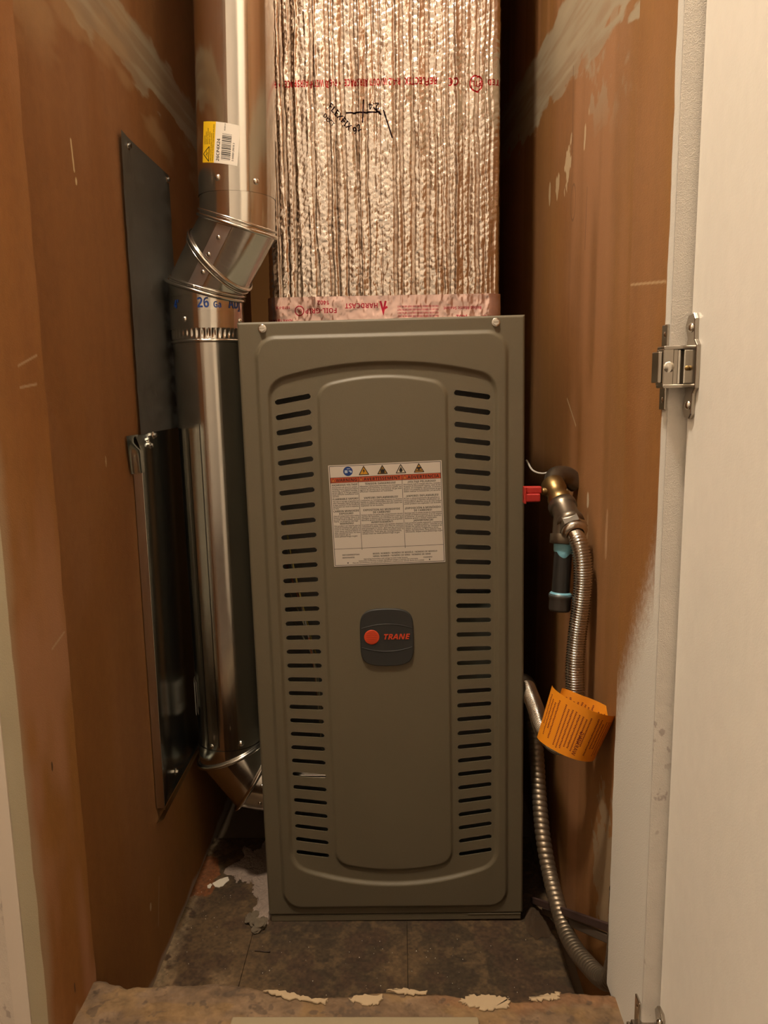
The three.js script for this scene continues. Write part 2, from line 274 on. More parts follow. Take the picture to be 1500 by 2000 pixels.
// raised step with a broken back edge
const edgePts = [[-0.331, 0.312], [-0.3154, 0.3135], [-0.30, 0.316], [-0.281, 0.3225], [-0.24, 0.319], [-0.189, 0.317], [-0.156, 0.3225], [-0.118, 0.332], [-0.098, 0.336], [-0.0575, 0.334], [-0.017, 0.3275], [0.029, 0.3295], [0.064, 0.336], [0.084, 0.334], [0.108, 0.340], [0.123, 0.339], [0.142, 0.3315], [0.161, 0.3275], [0.18, 0.331], [0.204, 0.3325], [0.232, 0.333]];
const edgeZ = (x) => { let k = 0; while (k < edgePts.length - 2 && edgePts[k + 1][0] < x) k++; const [a, za] = edgePts[k], [b, zb] = edgePts[k + 1]; const t = clamp((x - a) / (b - a), 0, 1); return lerp(za, zb, t) + 0.004 * (fbm(x * 120, 3, 66, 4) - 0.5); };
const stepH = (x, z) => 0.175 + 0.0028 * (fbm(x * 30, z * 30, 21, 4) - 0.5) * (1 + 1.2 * (1 - sst(-0.22, -0.12, x)));
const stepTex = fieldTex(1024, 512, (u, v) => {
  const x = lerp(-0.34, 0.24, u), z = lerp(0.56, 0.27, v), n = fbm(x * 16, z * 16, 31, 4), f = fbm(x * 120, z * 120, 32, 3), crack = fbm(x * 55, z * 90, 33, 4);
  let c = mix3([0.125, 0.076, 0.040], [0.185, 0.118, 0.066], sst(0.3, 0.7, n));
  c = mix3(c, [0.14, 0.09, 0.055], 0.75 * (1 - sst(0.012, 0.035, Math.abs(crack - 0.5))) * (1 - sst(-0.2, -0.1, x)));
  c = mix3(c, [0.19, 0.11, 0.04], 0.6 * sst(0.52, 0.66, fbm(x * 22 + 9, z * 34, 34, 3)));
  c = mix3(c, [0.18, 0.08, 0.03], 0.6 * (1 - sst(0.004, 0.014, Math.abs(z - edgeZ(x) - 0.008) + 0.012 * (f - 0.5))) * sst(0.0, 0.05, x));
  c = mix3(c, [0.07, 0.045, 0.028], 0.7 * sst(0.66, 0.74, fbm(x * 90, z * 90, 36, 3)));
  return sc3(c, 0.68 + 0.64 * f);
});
const stepBump = fieldTex(512, 256, (u, v) => { const x = u * 0.58, z = v * 0.29; return 0.6 * fbm(x * 60, z * 100, 33, 4) + 0.4 * fbm(x * 200, z * 200, 35, 3); }, false);
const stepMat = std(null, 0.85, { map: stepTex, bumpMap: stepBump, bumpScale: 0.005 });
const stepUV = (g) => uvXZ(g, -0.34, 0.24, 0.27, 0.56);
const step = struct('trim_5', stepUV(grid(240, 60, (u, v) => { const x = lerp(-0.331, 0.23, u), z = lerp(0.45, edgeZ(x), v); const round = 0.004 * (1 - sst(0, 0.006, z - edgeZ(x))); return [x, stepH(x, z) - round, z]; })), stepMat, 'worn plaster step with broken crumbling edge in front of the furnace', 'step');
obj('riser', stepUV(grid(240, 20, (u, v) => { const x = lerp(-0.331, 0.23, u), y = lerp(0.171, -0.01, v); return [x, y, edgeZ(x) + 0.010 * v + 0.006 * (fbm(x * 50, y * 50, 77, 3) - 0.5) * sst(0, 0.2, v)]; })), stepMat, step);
const paleChip = std([0.36, 0.265, 0.16], 0.85, { bumpMap: grain, bumpScale: 0.001 });
for (const [out, y] of [
  [[[-0.142, 0.330], [-0.115, 0.3335], [-0.098, 0.340], [-0.078, 0.342], [-0.079, 0.347], [-0.10, 0.3435], [-0.122, 0.339]], 0.1755],
  [[[-0.057, 0.342], [-0.046, 0.337], [-0.022, 0.3365], [-0.028, 0.347], [-0.036, 0.3485]], 0.1755],
  [[[-0.02, 0.330], [0.0, 0.329], [0.022, 0.333], [0.0, 0.336]], 0.1755],
  [[[0.052, 0.343], [0.063, 0.338], [0.083, 0.337], [0.100, 0.3425], [0.096, 0.353], [0.075, 0.354], [0.060, 0.3495]], 0.1755],
  [[[0.119, 0.340], [0.135, 0.3375], [0.150, 0.334], [0.147, 0.3405], [0.128, 0.343]], 0.1755],
]) obj('plaster_chip', patch(out, y, 0.0010, 0.0018, 8), paleChip, step);
struct('trim_6', rbx(-0.166, 0.068, 0.172, 0.1795, 0.3655, 0.44, 0.002), std([0.24, 0.19, 0.115], 0.6), 'pale floor strip laid on the worn step', 'floor strip');

// ---------------------------------------------------------------- open door on the right
const doorTex = fieldTex(512, 1024, (u, v) => { const n = fbm(u * 6, v * 14, 71, 3), f = fbm(u * 90, v * 200, 72, 2); return sc3(mix3([0.80, 0.75, 0.69], [0.77, 0.74, 0.68], n), 0.97 + 0.05 * f); });
const doorG = uvZY(rbx(0.2175, 0.2365, 0.182, 2.02, 0.4185, 0.96, 0.0025, 2), 0.4, 0.96, 0.1, 2.13);
const door = struct('door_1', doorG, std(null, 0.42, { map: doorTex, bumpMap: gr(8, 28), bumpScale: 0.00005 }), 'open white painted closet door on nickel hinges', 'door');
// concealed cabinet hinges
function hinge(y, label) {
  const h = thing('cabinet_hinge', label, 'hinge', [0.2172, y, 0.4185], 'concealed nickel hinges of the white door');
  // wing plate on the door face, dog bone outline in (z, y)
  const s = new THREE.Shape();
  const half = [[0.0035, 0.0365], [0.0085, 0.0375], [0.0115, 0.034], [0.0118, 0.026], [0.0125, 0.019], [0.017, 0.015], [0.0175, 0.0]];
  s.moveTo(-0.001, 0.030); s.lineTo(half[0][0], half[0][1]); for (const q of half.slice(1)) s.lineTo(q[0] + 0.004, q[1]);
  for (const q of half.slice(0, -1).reverse()) s.lineTo(q[0] + (q === half[0] ? 0 : 0.004), -q[1]);
  s.lineTo(-0.001, -0.030); s.lineTo(0.004, -0.020); s.lineTo(0.002, -0.014); s.lineTo(0.002, 0.014); s.lineTo(0.004, 0.020);
  let g = new THREE.ExtrudeGeometry(s, { depth: 0.0018, bevelEnabled: true, bevelThickness: 0.0008, bevelSize: 0.0008, bevelSegments: 2 });
  g.rotateY(-Math.PI / 2); g.translate(-0.0004, 0, 0); obj('wing_plate', g, M.nickel, h);
  for (const q of [0.028, -0.028]) { const w = obj('screw', turned([[0.0001, 0.0022], [0.002, 0.002], [0.0034, 0.0008], [0.0036, 0]], [-0.0030, q, 0.0105], [-1, q, 0.0105], 16), M.screw, h); obj('slot', bx(-0.0054, -0.0049, q - 0.0018, q + 0.0018, 0.0101, 0.0109), M.nickel, w); }
  // arm housing: channel with side cheeks and a cover
  obj('arm_housing', mergeGeometries([rbx(-0.0215, -0.0135, -0.0135, 0.0135, -0.008, 0.008, 0.001), bx(-0.0135, -0.0105, -0.013, 0.013, -0.0075, 0.0065), rbx(-0.0245, -0.0215, -0.0115, 0.0115, -0.009, 0.006, 0.0008), rbx(-0.0215, -0.001, 0.0125, 0.0155, -0.007, 0.0085, 0.001), rbx(-0.0215, -0.001, -0.0155, -0.0125, -0.007, 0.0085, 0.001)].map((q) => q.index ? q.toNonIndexed() : q)), M.nickel, h);
  obj('link', mergeGeometries([rbx(-0.0105, -0.0085, -0.0125, 0.0125, -0.006, 0.0075, 0.0006), rbx(-0.0065, -0.0015, -0.0125, 0.0125, -0.006, 0.0085, 0.001)].map((q) => q.index ? q.toNonIndexed() : q)), M.screw, h);
  obj('adjusting_screw', turned([[0.0001, 0.0018], [0.0022, 0.0016], [0.004, 0.0005], [0.004, 0]], [-0.0172, 0.0, 0.0078], [-0.0172, 0, 1], 16), M.screw, h);
  obj('brass_rivet', turned([[0.0001, 0.0014], [0.0016, 0.001], [0.002, 0]], [-0.004, -0.001, 0.0083], [-0.004, -0.001, 1], 12), M.brass, h);
  // lugs screwed to the jamb
  for (const q of [0.0245, -0.0245]) {
    obj('jamb_lug', turned([[0.0001, 0.003], [0.0035, 0.003], [0.0052, 0.0018], [0.0056, 0]], [-0.0112, q, -0.012], [-1, q, -0.012], 20).scale(1, 1, 1), M.nickel, h);
    obj('screw', turned([[0.0001, 0.0018], [0.0022, 0.0014], [0.003, 0]], [-0.014, q, -0.010], [-1, q, -0.008], 14), M.screw, h);
  }
  obj('jamb_plate', rbx(-0.0152, -0.0132, -0.032, 0.032, -0.017, -0.005, 0.0008), M.nickel, h);
  return h;
}
hinge(0.7785, 'nickel cabinet hinge half way up the white door, over the brown jamb');
hinge(0.2035, 'nickel cabinet hinge at the foot of the white door by the step');

// ---------------------------------------------------------------- furnace
const F = thing('furnace', 'taupe steel gas furnace with slotted front, warning label and dark badge', 'furnace', [-0.0141, 0.0015, 0]);
F.rotation.z = 0.009;
const smax = (a, b, k) => { const h = Math.max(k - Math.abs(a - b), 0) / k; return Math.max(a, b) + h * h * k * 0.25; };
const rrect = (u, v, hw, v0, v1, r) => { const qx = Math.abs(u) - hw + r, qy = Math.abs(v - (v0 + v1) / 2) - (v1 - v0) / 2 + r; return Math.hypot(Math.max(qx, 0), Math.max(qy, 0)) + Math.min(Math.max(qx, qy), 0) - r; };
const sOuter = (u, v) => rrect(u, v, 0.1610, 0.0237, 0.8325, 0.026);
const sRecess = (u, v) => smax(smax(Math.abs(u) - 0.1468, v - (0.7965 - 0.0175 * (u / 0.134) ** 2), 0.024), (0.0605 + 0.029 * (u / 0.1436) ** 2) - v, 0.024);
const sCentre = (u, v) => smax(smax(Math.abs(u) - 0.0832, v - (0.7800 - 0.0085 * (u / 0.07) ** 2), 0.019), (0.0815 + 0.0085 * (u / 0.07) ** 2) - v, 0.019);
const inn = (d, w) => 1 - sst(-w, w, d);
const hPanel = (u, v) => 0.0034 * inn(sOuter(u, v), 0.0030) - 0.0042 * inn(sRecess(u, v), 0.0030) * (1 - 0.55 * (1 - sst(0.06, 0.14, v)) * sst(0.09, 0.145, Math.abs(u))) + 0.0026 * inn(sCentre(u, v), 0.0024);
const slots = [];
for (let k = 0; k < 33; k++) { const v = lerp(0.7535, 0.1075, k / 32), a = (v - 0.437) / 0.32 * 9.3 * D2R; for (const s of [-1, 1]) slots.push([s * 0.1165, v, -s * a]); }
const SL = 0.0203, SR = 0.0034;   // half length between the round ends, end radius
function slotD(u, v) {
  if (Math.abs(Math.abs(u) - 0.1165) > 0.03 || v > 0.775 || v < 0.09) return [1, 0, 0];
  let best = 1, bi = null; const k0 = Math.round((0.7535 - v) / (0.646 / 32));
  for (let k = Math.max(0, k0 - 1); k <= Math.min(32, k0 + 1); k++) { const s = slots[k * 2 + (u > 0 ? 1 : 0)], c = Math.cos(s[2]), n = Math.sin(s[2]), x = (u - s[0]) * c + (v - s[1]) * n, y = -(u - s[0]) * n + (v - s[1]) * c, cx = clamp(x, -SL, SL), d = Math.hypot(x - cx, y) - SR; if (d < best) { best = d; const l = Math.hypot(x - cx, y) || 1e-9; bi = [((x - cx) * c - y * n) / l, ((x - cx) * n + y * c) / l]; } }
  return [best, ...(bi || [0, 0])];
}
{
  const W = 0.1842, v0 = 0.0105, v1 = 0.8525, n = 295, m = 680, cw = 2 * W / n, p = [], uv = [], ix = [], sd = [];
  for (let j = 0; j <= m; j++) for (let i = 0; i <= n; i++) {
    let u = lerp(-W, W, i / n), v = lerp(v0, v1, j / m); let [d, gx, gy] = slotD(u, v);
    if (Math.abs(d) < 0.52 * cw) { u -= gx * d; v -= gy * d; d = 0; }
    const e = Math.min(W - Math.abs(u), v - v0, v1 - v), z = hPanel(u, v) - 0.0022 * Math.pow(1 - clamp(e / 0.0026, 0, 1), 2);
    p.push(u, v, z); uv.push(u * 20, v * 20); sd.push(d);
  }
  for (let j = 0; j < m; j++) for (let i = 0; i < n; i++) { const a = j * (n + 1) + i, b = a + 1, c = a + n + 1, d = c + 1; if (sd[a] + sd[b] + sd[c] + sd[d] < -1e-6 && Math.max(sd[a], sd[b], sd[c], sd[d]) < 0.4 * cw) continue; ix.push(a, b, d, a, d, c); }
  const g = new THREE.BufferGeometry(); g.setAttribute('position', new THREE.Float32BufferAttribute(p, 3)); g.setAttribute('uv', new THREE.Float32BufferAttribute(uv, 2)); g.setIndex(ix); g.computeVertexNormals();
  const fronts = obj('front_panel', g, M.furnace, F);
  // folded rims of panel and slots
  const rim = [];
  const rimOf = (pts) => grid(pts.length - 1, 1, (s, t) => { const q = pts[Math.round(s * (pts.length - 1))]; return [q[0], q[1], hPanel(q[0], q[1]) - (q[2] ?? 0.0002) - t * (q[3] ?? 0.0014)]; });
  for (const [su, sv, a] of slots) { const pts = []; for (let k = 0; k <= 24; k++) { const t = k / 24 * Math.PI * 2, x = SR * Math.cos(t) + (Math.cos(t) >= 0 ? SL : -SL), y = SR * Math.sin(t); pts.push([su + x * Math.cos(a) - y * Math.sin(a), sv + x * Math.sin(a) + y * Math.cos(a)]); } rim.push(rimOf(pts)); }
  rim.push(rimOf([[-W, v0, 0.0022, 0.018], [W, v0, 0.0022, 0.018], [W, v1, 0.0022, 0.018], [-W, v1, 0.0022, 0.018], [-W, v0, 0.0022, 0.018]]));
  obj('folded_rim', rim, M.furnace, fronts);
}
obj('base_rail', [rbx(-0.1815, 0.1815, 0, 0.0098, -0.02, -0.0012, 0.001), bx(-0.1815, 0.1815, 0.0098, 0.0112, -0.02, -0.006)], M.furnace, F);
obj('rail_step', rbx(0.105, 0.1815, 0.0085, 0.0102, -0.012, -0.0004, 0.0005), M.furnace, F);
// sheet metal sides with open round knockouts
const side = (x, holes) => {
  const q = new THREE.Shape([[0.018, 0], [0.71, 0], [0.71, 0.8515], [0.018, 0.8515]].map(([a, b]) => new THREE.Vector2(a, b)));
  for (const [y, z] of holes) { const h = new THREE.Path(); h.absarc(z, y, 0.016, 0, Math.PI * 2, true); q.holes.push(h); }
  const g = new THREE.ExtrudeGeometry(q, { depth: 0.0015, bevelEnabled: false, curveSegments: 24 }); g.rotateY(Math.PI / 2); g.translate(x, 0, 0);
  return obj('side_panel', g, M.cabinet, F);
};
side(-0.1835, [[0.66, 0.13], [0.52, 0.13], [0.36, 0.13]]); side(0.182, [[0.4, 0.2]]);
obj('top_panel', bx(-0.1835, 0.1835, 0.850, 0.8515, -0.71, -0.004), M.cabinet, F);
obj('back_panel', bx(-0.1835, 0.1835, 0, 0.8515, -0.7115, -0.71), M.cabinet, F);
obj('floor_pan', bx(-0.1835, 0.1835, 0, 0.0015, -0.71, -0.018), M.cabinet, F);
// what can be glimpsed through the slots
obj('inner_partition', bx(-0.18, 0.18, 0.003, 0.85, -0.162, -0.16), std([0.45, 0.44, 0.42], 0.5, { metalness: 0.9 }), F);
for (let k = 0; k < 5; k++) { const b = 0.5 - k * 0.035; obj('wire', sweep([[-0.15, b + 0.08, -0.1], [-0.13 + 0.006 * k, b + 0.02, -0.035], [-0.115 + 0.004 * k, b - 0.05, -0.028], [-0.10, b - 0.12, -0.05], [-0.06, b - 0.15, -0.1]], () => 0.0012, 40, 6), std([[0.55, 0.42, 0.1], [0.5, 0.48, 0.42], [0.4, 0.12, 0.05], [0.5, 0.42, 0.25], [0.3, 0.25, 0.16]][k], 0.5), F); }
obj('burner_tube', turned([[0.013, 0], [0.013, 0.09], [0.015, 0.09], [0.015, 0.1], [0.0001, 0.1]], [-0.165, 0.205, -0.045], [1, 0.205, -0.045], 24), M.galvShiny, F);
obj('control_box', rbx(0.095, 0.17, 0.34, 0.45, -0.15, -0.05, 0.003), M.cabinet, F);
// screws of the front panel
for (const [x, y] of [[-0.1515, 0.8440], [0.1470, 0.8440]]) {
  const w = obj('screw', [turned([[0.0001, 0.0016], [0.0050, 0.0014], [0.0056, 0.0004], [0.0056, 0]], [x, y, -0.0002], [x, y, 1], 24), prism(6, 0.0040, 0.0042, [x, y, 0], [x, y, 1])], M.screw, F);
  obj('slot', bx(x - 0.0030, x + 0.0030, y - 0.0006, y + 0.0006, 0.0041, 0.0044), M.nickel, w);
}
// warning label
const labelTex = canvasTex(1192, 1092, (x, w, h) => {
  x.fillStyle = '#e9e0d4'; x.fillRect(0, 0, w, h); x.strokeStyle = '#1c1712'; x.lineWidth = 5; x.strokeRect(12, 12, w - 24, h - 24);
  const by = 132, bh = 56;
  x.fillStyle = '#cf5a30'; x.fillRect(14, by, w - 28, bh); x.lineWidth = 4; x.strokeRect(14, by, w - 28, bh);
  const tri = (cx, cy, r, fill) => { x.beginPath(); x.moveTo(cx, cy - r); x.lineTo(cx + r, cy + r * 0.75); x.lineTo(cx - r, cy + r * 0.75); x.closePath(); x.fillStyle = fill; x.fill(); x.lineWidth = 8; x.lineJoin = 'round'; x.stroke(); };
  x.fillStyle = '#16418f'; x.beginPath(); x.arc(205, 70, 50, 0, 7); x.fill(); x.fillStyle = '#c9d4e8'; x.fillRect(170, 58, 30, 30); x.fillRect(212, 62, 24, 10); x.beginPath(); x.arc(236, 76, 11, 0, 7); x.fill(); x.fillRect(195, 40, 34, 7);
  tri(372, 75, 50, '#e2a52c'); tri(568, 75, 50, '#b58a3a'); tri(762, 75, 50, '#e9dcc4'); tri(952, 75, 50, '#d6a046');
  x.fillStyle = '#1c1712';
  x.beginPath(); x.moveTo(378, 44); x.lineTo(358, 78); x.lineTo(370, 78); x.lineTo(362, 104); x.lineTo(386, 68); x.lineTo(374, 68); x.closePath(); x.fill();
  x.fillRect(548, 66, 42, 40); x.fillRect(560, 50, 8, 20);
  x.beginPath(); x.ellipse(762, 84, 17, 22, 0, 0, 7); x.fill(); x.beginPath(); x.moveTo(752, 72); x.lineTo(764, 44); x.lineTo(774, 74); x.fill();
  x.beginPath(); x.ellipse(952, 70, 22, 12, 0, 0, 7); x.fill(); x.fillRect(920, 90, 64, 9); x.fillRect(944, 60, 14, 42);
  const cols = [[20, 306, '⚠WARNING'], [310, 768, 'AVERTISSEMENT'], [772, 1178, 'ADVERTENCIA']];
  x.fillRect(306, by, 4, 790 - by + 130); x.fillRect(768, by, 4, 790 - by + 130);
  x.font = 'bold 44px sans-serif'; x.textBaseline = 'alphabetic';
  const hd = (t, x0, x1, tx) => { x.fillStyle = '#1a0805'; x.font = 'bold 47px sans-serif'; const s = (x1 - x0 - 62) / x.measureText(t).width; x.save(); x.translate(x0 + 54, by + 46); x.scale(Math.min(s, 1.05), 1); x.fillText(t, 0, 0); x.restore(); x.fillStyle = '#d8803a'; x.beginPath(); x.moveTo(x0 + 26, by + 8); x.lineTo(x0 + 48, by + 46); x.lineTo(x0 + 4, by + 46); x.closePath(); x.fill(); x.lineWidth = 3; x.stroke(); };
  hd('WARNING', 18, 306); hd('AVERTISSEMENT', 312, 766); hd('ADVERTENCIA', 774, 1178);
  const para = (x0, x1, y, head, lines, seedWord) => {
    x.fillStyle = '#1c1712'; x.font = 'bold 29px sans-serif'; let yy = y;
    for (const t of head) { const s = Math.min(1, (x1 - x0 - 10) / x.measureText(t).width), wd = x.measureText(t).width * s; x.save(); x.translate((x0 + x1) / 2 - wd / 2, yy); x.scale(s, 1); x.fillText(t, 0, 0); x.restore(); yy += 27; }
    x.font = 'bold 20px sans-serif';
    for (const t of lines) { const s = Math.min(1, (x1 - x0 - 8) / x.measureText(t).width); x.save(); x.translate(x0 + 5, yy - 5); x.scale(s, 1); x.fillText(t, 0, 0); x.restore(); yy += 19; }
  };
  para(20, 304, 222, ['HAZARDOUS VOLTAGE!'], ['Disconnect all electric power,', 'including remote disconnects before', 'servicing. A qualified installer,', 'service agency, or the gas supplier', 'must perform installation and', 'service.']);
  para(20, 304, 372, ['FLAMMABLE VAPORS!'], ['The use or storage of gasoline or', 'other flammable vapors and liquids', 'in open containers in the vicinity of', 'this furnace can result in explosion', 'or fire.']);
  para(20, 304, 502, ['CARBON MONOXIDE', 'EXPOSURE!'], ['Close all compartment doors before', 'furnace when servicing. Failure to do', 'so could result in death, serious', 'injury, or property damage.']);
  para(20, 304, 636, ['WARNING!'], ['This product can expose you to', 'chemicals including lead, which are', 'known to the State of California to', 'cause cancer and birth defects or', 'other reproductive harm. For more', 'information go to', 'www.p65warnings.ca.gov']);
  para(314, 764, 222, ['TENSION DANGEREUSE!'], ['Débranchez l’alimentation électrique et les interrupteurs', 'à distance avant l’entretien. Un installateur qualifié, une', 'agence de service ou le fournisseur de gaz doit', 'effectuer l’installation et l’entretien.']);
  para(314, 764, 372, ['VAPEURS INFLAMMABLES!'], ['L’utilisation ou l’entreposage d’essence ou d’autres', 'liquides ou vapeurs inflammables dans des contenants', 'ouverts à proximité de cette fournaise peut causer une', 'explosion ou un incendie.']);
  para(314, 764, 502, ['EXPOSITION AU MONOXYDE', 'DE CARBONE!'], ['Fermez toutes les portes des compartiments durant', 'sauf lors de l’entretien. Un manquement à suivre la', 'consigne ci-dessus peut entraîner la mort, des', 'blessures graves ou des dommages à la propriété.']);
  para(314, 764, 636, ['AVERTISSEMENT!'], ['Ce produit peut vous exposer à des produits chimiques', 'notamment le plomb, connu dans l’État de Californie', 'pour provoquer le cancer, ainsi que des anomalies', 'congénitales ou autres effets nuisibles pour la', 'reproduction. Pour plus de renseignements,', 'rendez-vous sur www.p65warnings.ca.gov']);
  para(776, 1176, 222, ['¡VOLTAJE PELIGROSO!'], ['Desconecte toda la energía eléctrica, incluidos', 'los puntos de desconexión remotos, antes de dar', 'servicio. Un instalador calificado, el servicio', 'técnico o la compañía de abastecimiento de gas', 'deben realizar la instalación y el servicio.']);
  para(776, 1176, 372, ['¡VAPORES INFLAMABLES!'], ['El uso o almacenamiento de gasolina u', 'otros vapores y líquidos inflamables en', 'contenedores abiertos cerca de esta unidad', 'puede producir una explosión o un incendio.']);
  para(776, 1176, 502, ['¡EXPOSICIÓN A MONÓXIDO', 'DE CARBONO!'], ['Mantenga todas las puertas cerradas de compartimiento', 'cuando arranque el sistema. Si no se respeta', 'lo anterior, se pueden producir muertes,', 'lesiones graves o daños materiales.']);
  para(776, 1176, 636, ['¡ADVERTENCIA!'], ['Este producto puede exponerlo a sustancias', 'químicas, incluido el plomo, conocido en el', 'estado de California por ser causante de', 'cáncer y defectos congénitos y otros', 'daños reproductivos. Para obtener más', 'información, diríjase a www.p65warnings.ca.gov']);
  x.fillStyle = '#1c1712'; x.fillRect(14, 898, w - 28, 4);
  x.font = 'bold 22px sans-serif'; x.fillText('S8X1A040M2PSAA', 92, 975); x.fillText('202535AN5G', 92, 1005);
  x.font = 'bold 23px sans-serif'; x.fillText('MODEL NUMBER / NUMÉRO DE MODÈLE / NÚMERO DE MODELO', 420, 975, 690); x.fillText('SERIAL NUMBER / NUMÉRO DE SÉRIE / NÚMERO DE SERIE', 420, 1003, 620);
  x.font = 'bold 17px sans-serif'; x.fillText('Operating instructions and ratings located inside furnace.', 320, 1028, 520); x.fillText('Instructions d’utilisation et plaque signalétique situées à l’intérieur de la fournaise.', 265, 1047, 640); x.fillText('Placa de características con instrucciones operativas y clasificaciones ubicada dentro de la unidad.', 200, 1066, 770);
  x.fillText('D345098P01', 960, 1036, 150);
  for (const tx of [150, 1025]) { x.beginPath(); x.moveTo(tx - 9, 1050); x.lineTo(tx + 9, 1050); x.lineTo(tx, 1068); x.fill(); }
});
{
  const g = new THREE.BoxGeometry(0.149, 0.1365, 0.0003); const l = obj('warning_label', g, std([0.68, 0.66, 0.64], 0.5, { map: labelTex }), F); l.userData.label = 'white trilingual warning label with red header bar';
  l.position.set(0.0027, 0.5997, 0.0021); l.rotation.z = 0.024;
}
// badge
{
  const b = new THREE.Group(); b.name = 'badge'; b.position.set(-0.0020, 0.4302, 0.0017); F.add(b); b.userData.label = 'dark rounded badge with red disc and lettering';
  const out = (k) => { const s = new THREE.Shape(), pts = []; for (let i = 0; i < 96; i++) { const t = i / 96 * Math.PI * 2, c = Math.cos(t), n = Math.sin(t), e = 2 / 5.2; let X = Math.sign(c) * Math.pow(Math.abs(c), e) * 0.0362, Y = Math.sign(n) * Math.pow(Math.abs(n), e) * 0.0365; Y += Math.sign(n) * 0.0042 * (1 - (X / 0.0362) ** 2); pts.push(new THREE.Vector2(X * k, Y * k)); } s.setFromPoints(pts); return s; };
  obj('plate', new THREE.ExtrudeGeometry(out(0.97), { depth: 0.002, bevelEnabled: true, bevelThickness: 0.0016, bevelSize: 0.0012, bevelSegments: 3 }), M.badge, b);
  for (const s of [-1, 1]) obj('ridge', new THREE.TubeGeometry(new THREE.CatmullRomCurve3([...Array(13)].map((_, i) => { const x = lerp(-0.034, 0.034, i / 12); return V(x, s * (0.0135 + 0.0058 * (1 - (x / 0.034) ** 2)) , 0.0036); })), 40, 0.0005, 6), M.badge, b);
  const disc = obj('red_disc', turned([[0.0001, 0.0007], [0.0095, 0.0007], [0.0103, 0]], [-0.0205, 0.0012, 0.0036], [-0.0205, 0.0012, 1], 40), M.redInk, b);
  for (let k = -3; k <= 3; k++) obj('disc_line', bx(-0.0205 - Math.sqrt(0.0001 - (k * 0.0026) ** 2) * 0.75, -0.0205 + Math.sqrt(0.0001 - (k * 0.0026) ** 2) * 0.75, 0.0012 + k * 0.0026 - 0.0003, 0.0012 + k * 0.0026 + 0.0003, 0.0041, 0.00445), std([0.35, 0.035, 0.01], 0.5), disc);
  const t = new TextGeometry('TRANE', { font, size: 0.0074, depth: 0.0006, curveSegments: 4, bevelEnabled: false }); t.computeBoundingBox(); const bw = t.boundingBox.max.x - t.boundingBox.min.x;
  t.scale(0.0350 / bw, 1, 1); t.applyMatrix4(new THREE.Matrix4().makeShear(0, 0, 0.25, 0, 0, 0)); t.translate(-0.0055, -0.0022, 0.0036);
  obj('lettering', t, M.redInk, b);
}

// ---------------------------------------------------------------- foil wrapped supply duct
const DU = thing('supply_duct', 'supply duct wrapped in crinkled bubble foil above the furnace', 'duct', [0, 0, 0]);
const DX0 = -0.194, DX1 = 0.1545, DZ = -0.19, DY0 = 0.8565, DY1 = 1.45;
const folds = []; { let x = DX0 - 0.01; while (x < DX1 + 0.01) { x += rr(0.0065, 0.0165); folds.push([x, rr(0.0018, 0.0064) * (rnd() < 0.8 ? -1 : 0.5), rr(0.0008, 0.0022), rr(0, 100), rr(DY0 - 0.3, DY1), rr(0.15, 0.7)]); } }
function foilH(x, y) {
  let h = 0;
  for (const [fx, A, w, s, yc, hl] of folds) { const d = x - fx; if (Math.abs(d) > 0.014) continue; const wob = (vn(s, y * 14, 3) - 0.5) * 0.004 + (vn(s, y * 60, 4) - 0.5) * 0.0016; const amp = A * (0.35 + 0.65 * sst(0.25, 0.6, vn(s + 9, y * 5, 6))); h += amp * Math.exp(-Math.abs(d - wob) / w); }
  h += 0.0022 * (fbm(x * 55, y * 7, 5, 3) - 0.5) + 0.0011 * (fbm(x * 130, y * 50, 15, 3) - 0.5);
  h += 0.0016 * (Math.abs(fbm(x * 90, y * 45, 25, 3) - 0.5) * -2);
  // bubbles
  const px = 0.0086, py = 0.0094, col = Math.floor(x / px), by = y / py + (col & 1 ? 0.5 : 0), ry = (by - Math.floor(by) - 0.5) * py, rx = x - (col + 0.5) * px, r = Math.hypot(rx, ry) / 0.0041;
  h += 0.0007 * (r < 1 ? Math.sqrt(1 - r * r) : 0) * (0.5 + 0.5 * vn(x * 60, y * 40, 44));
  return h * sst(DY0, DY0 + 0.05, y) * 1.0 + 0;
}
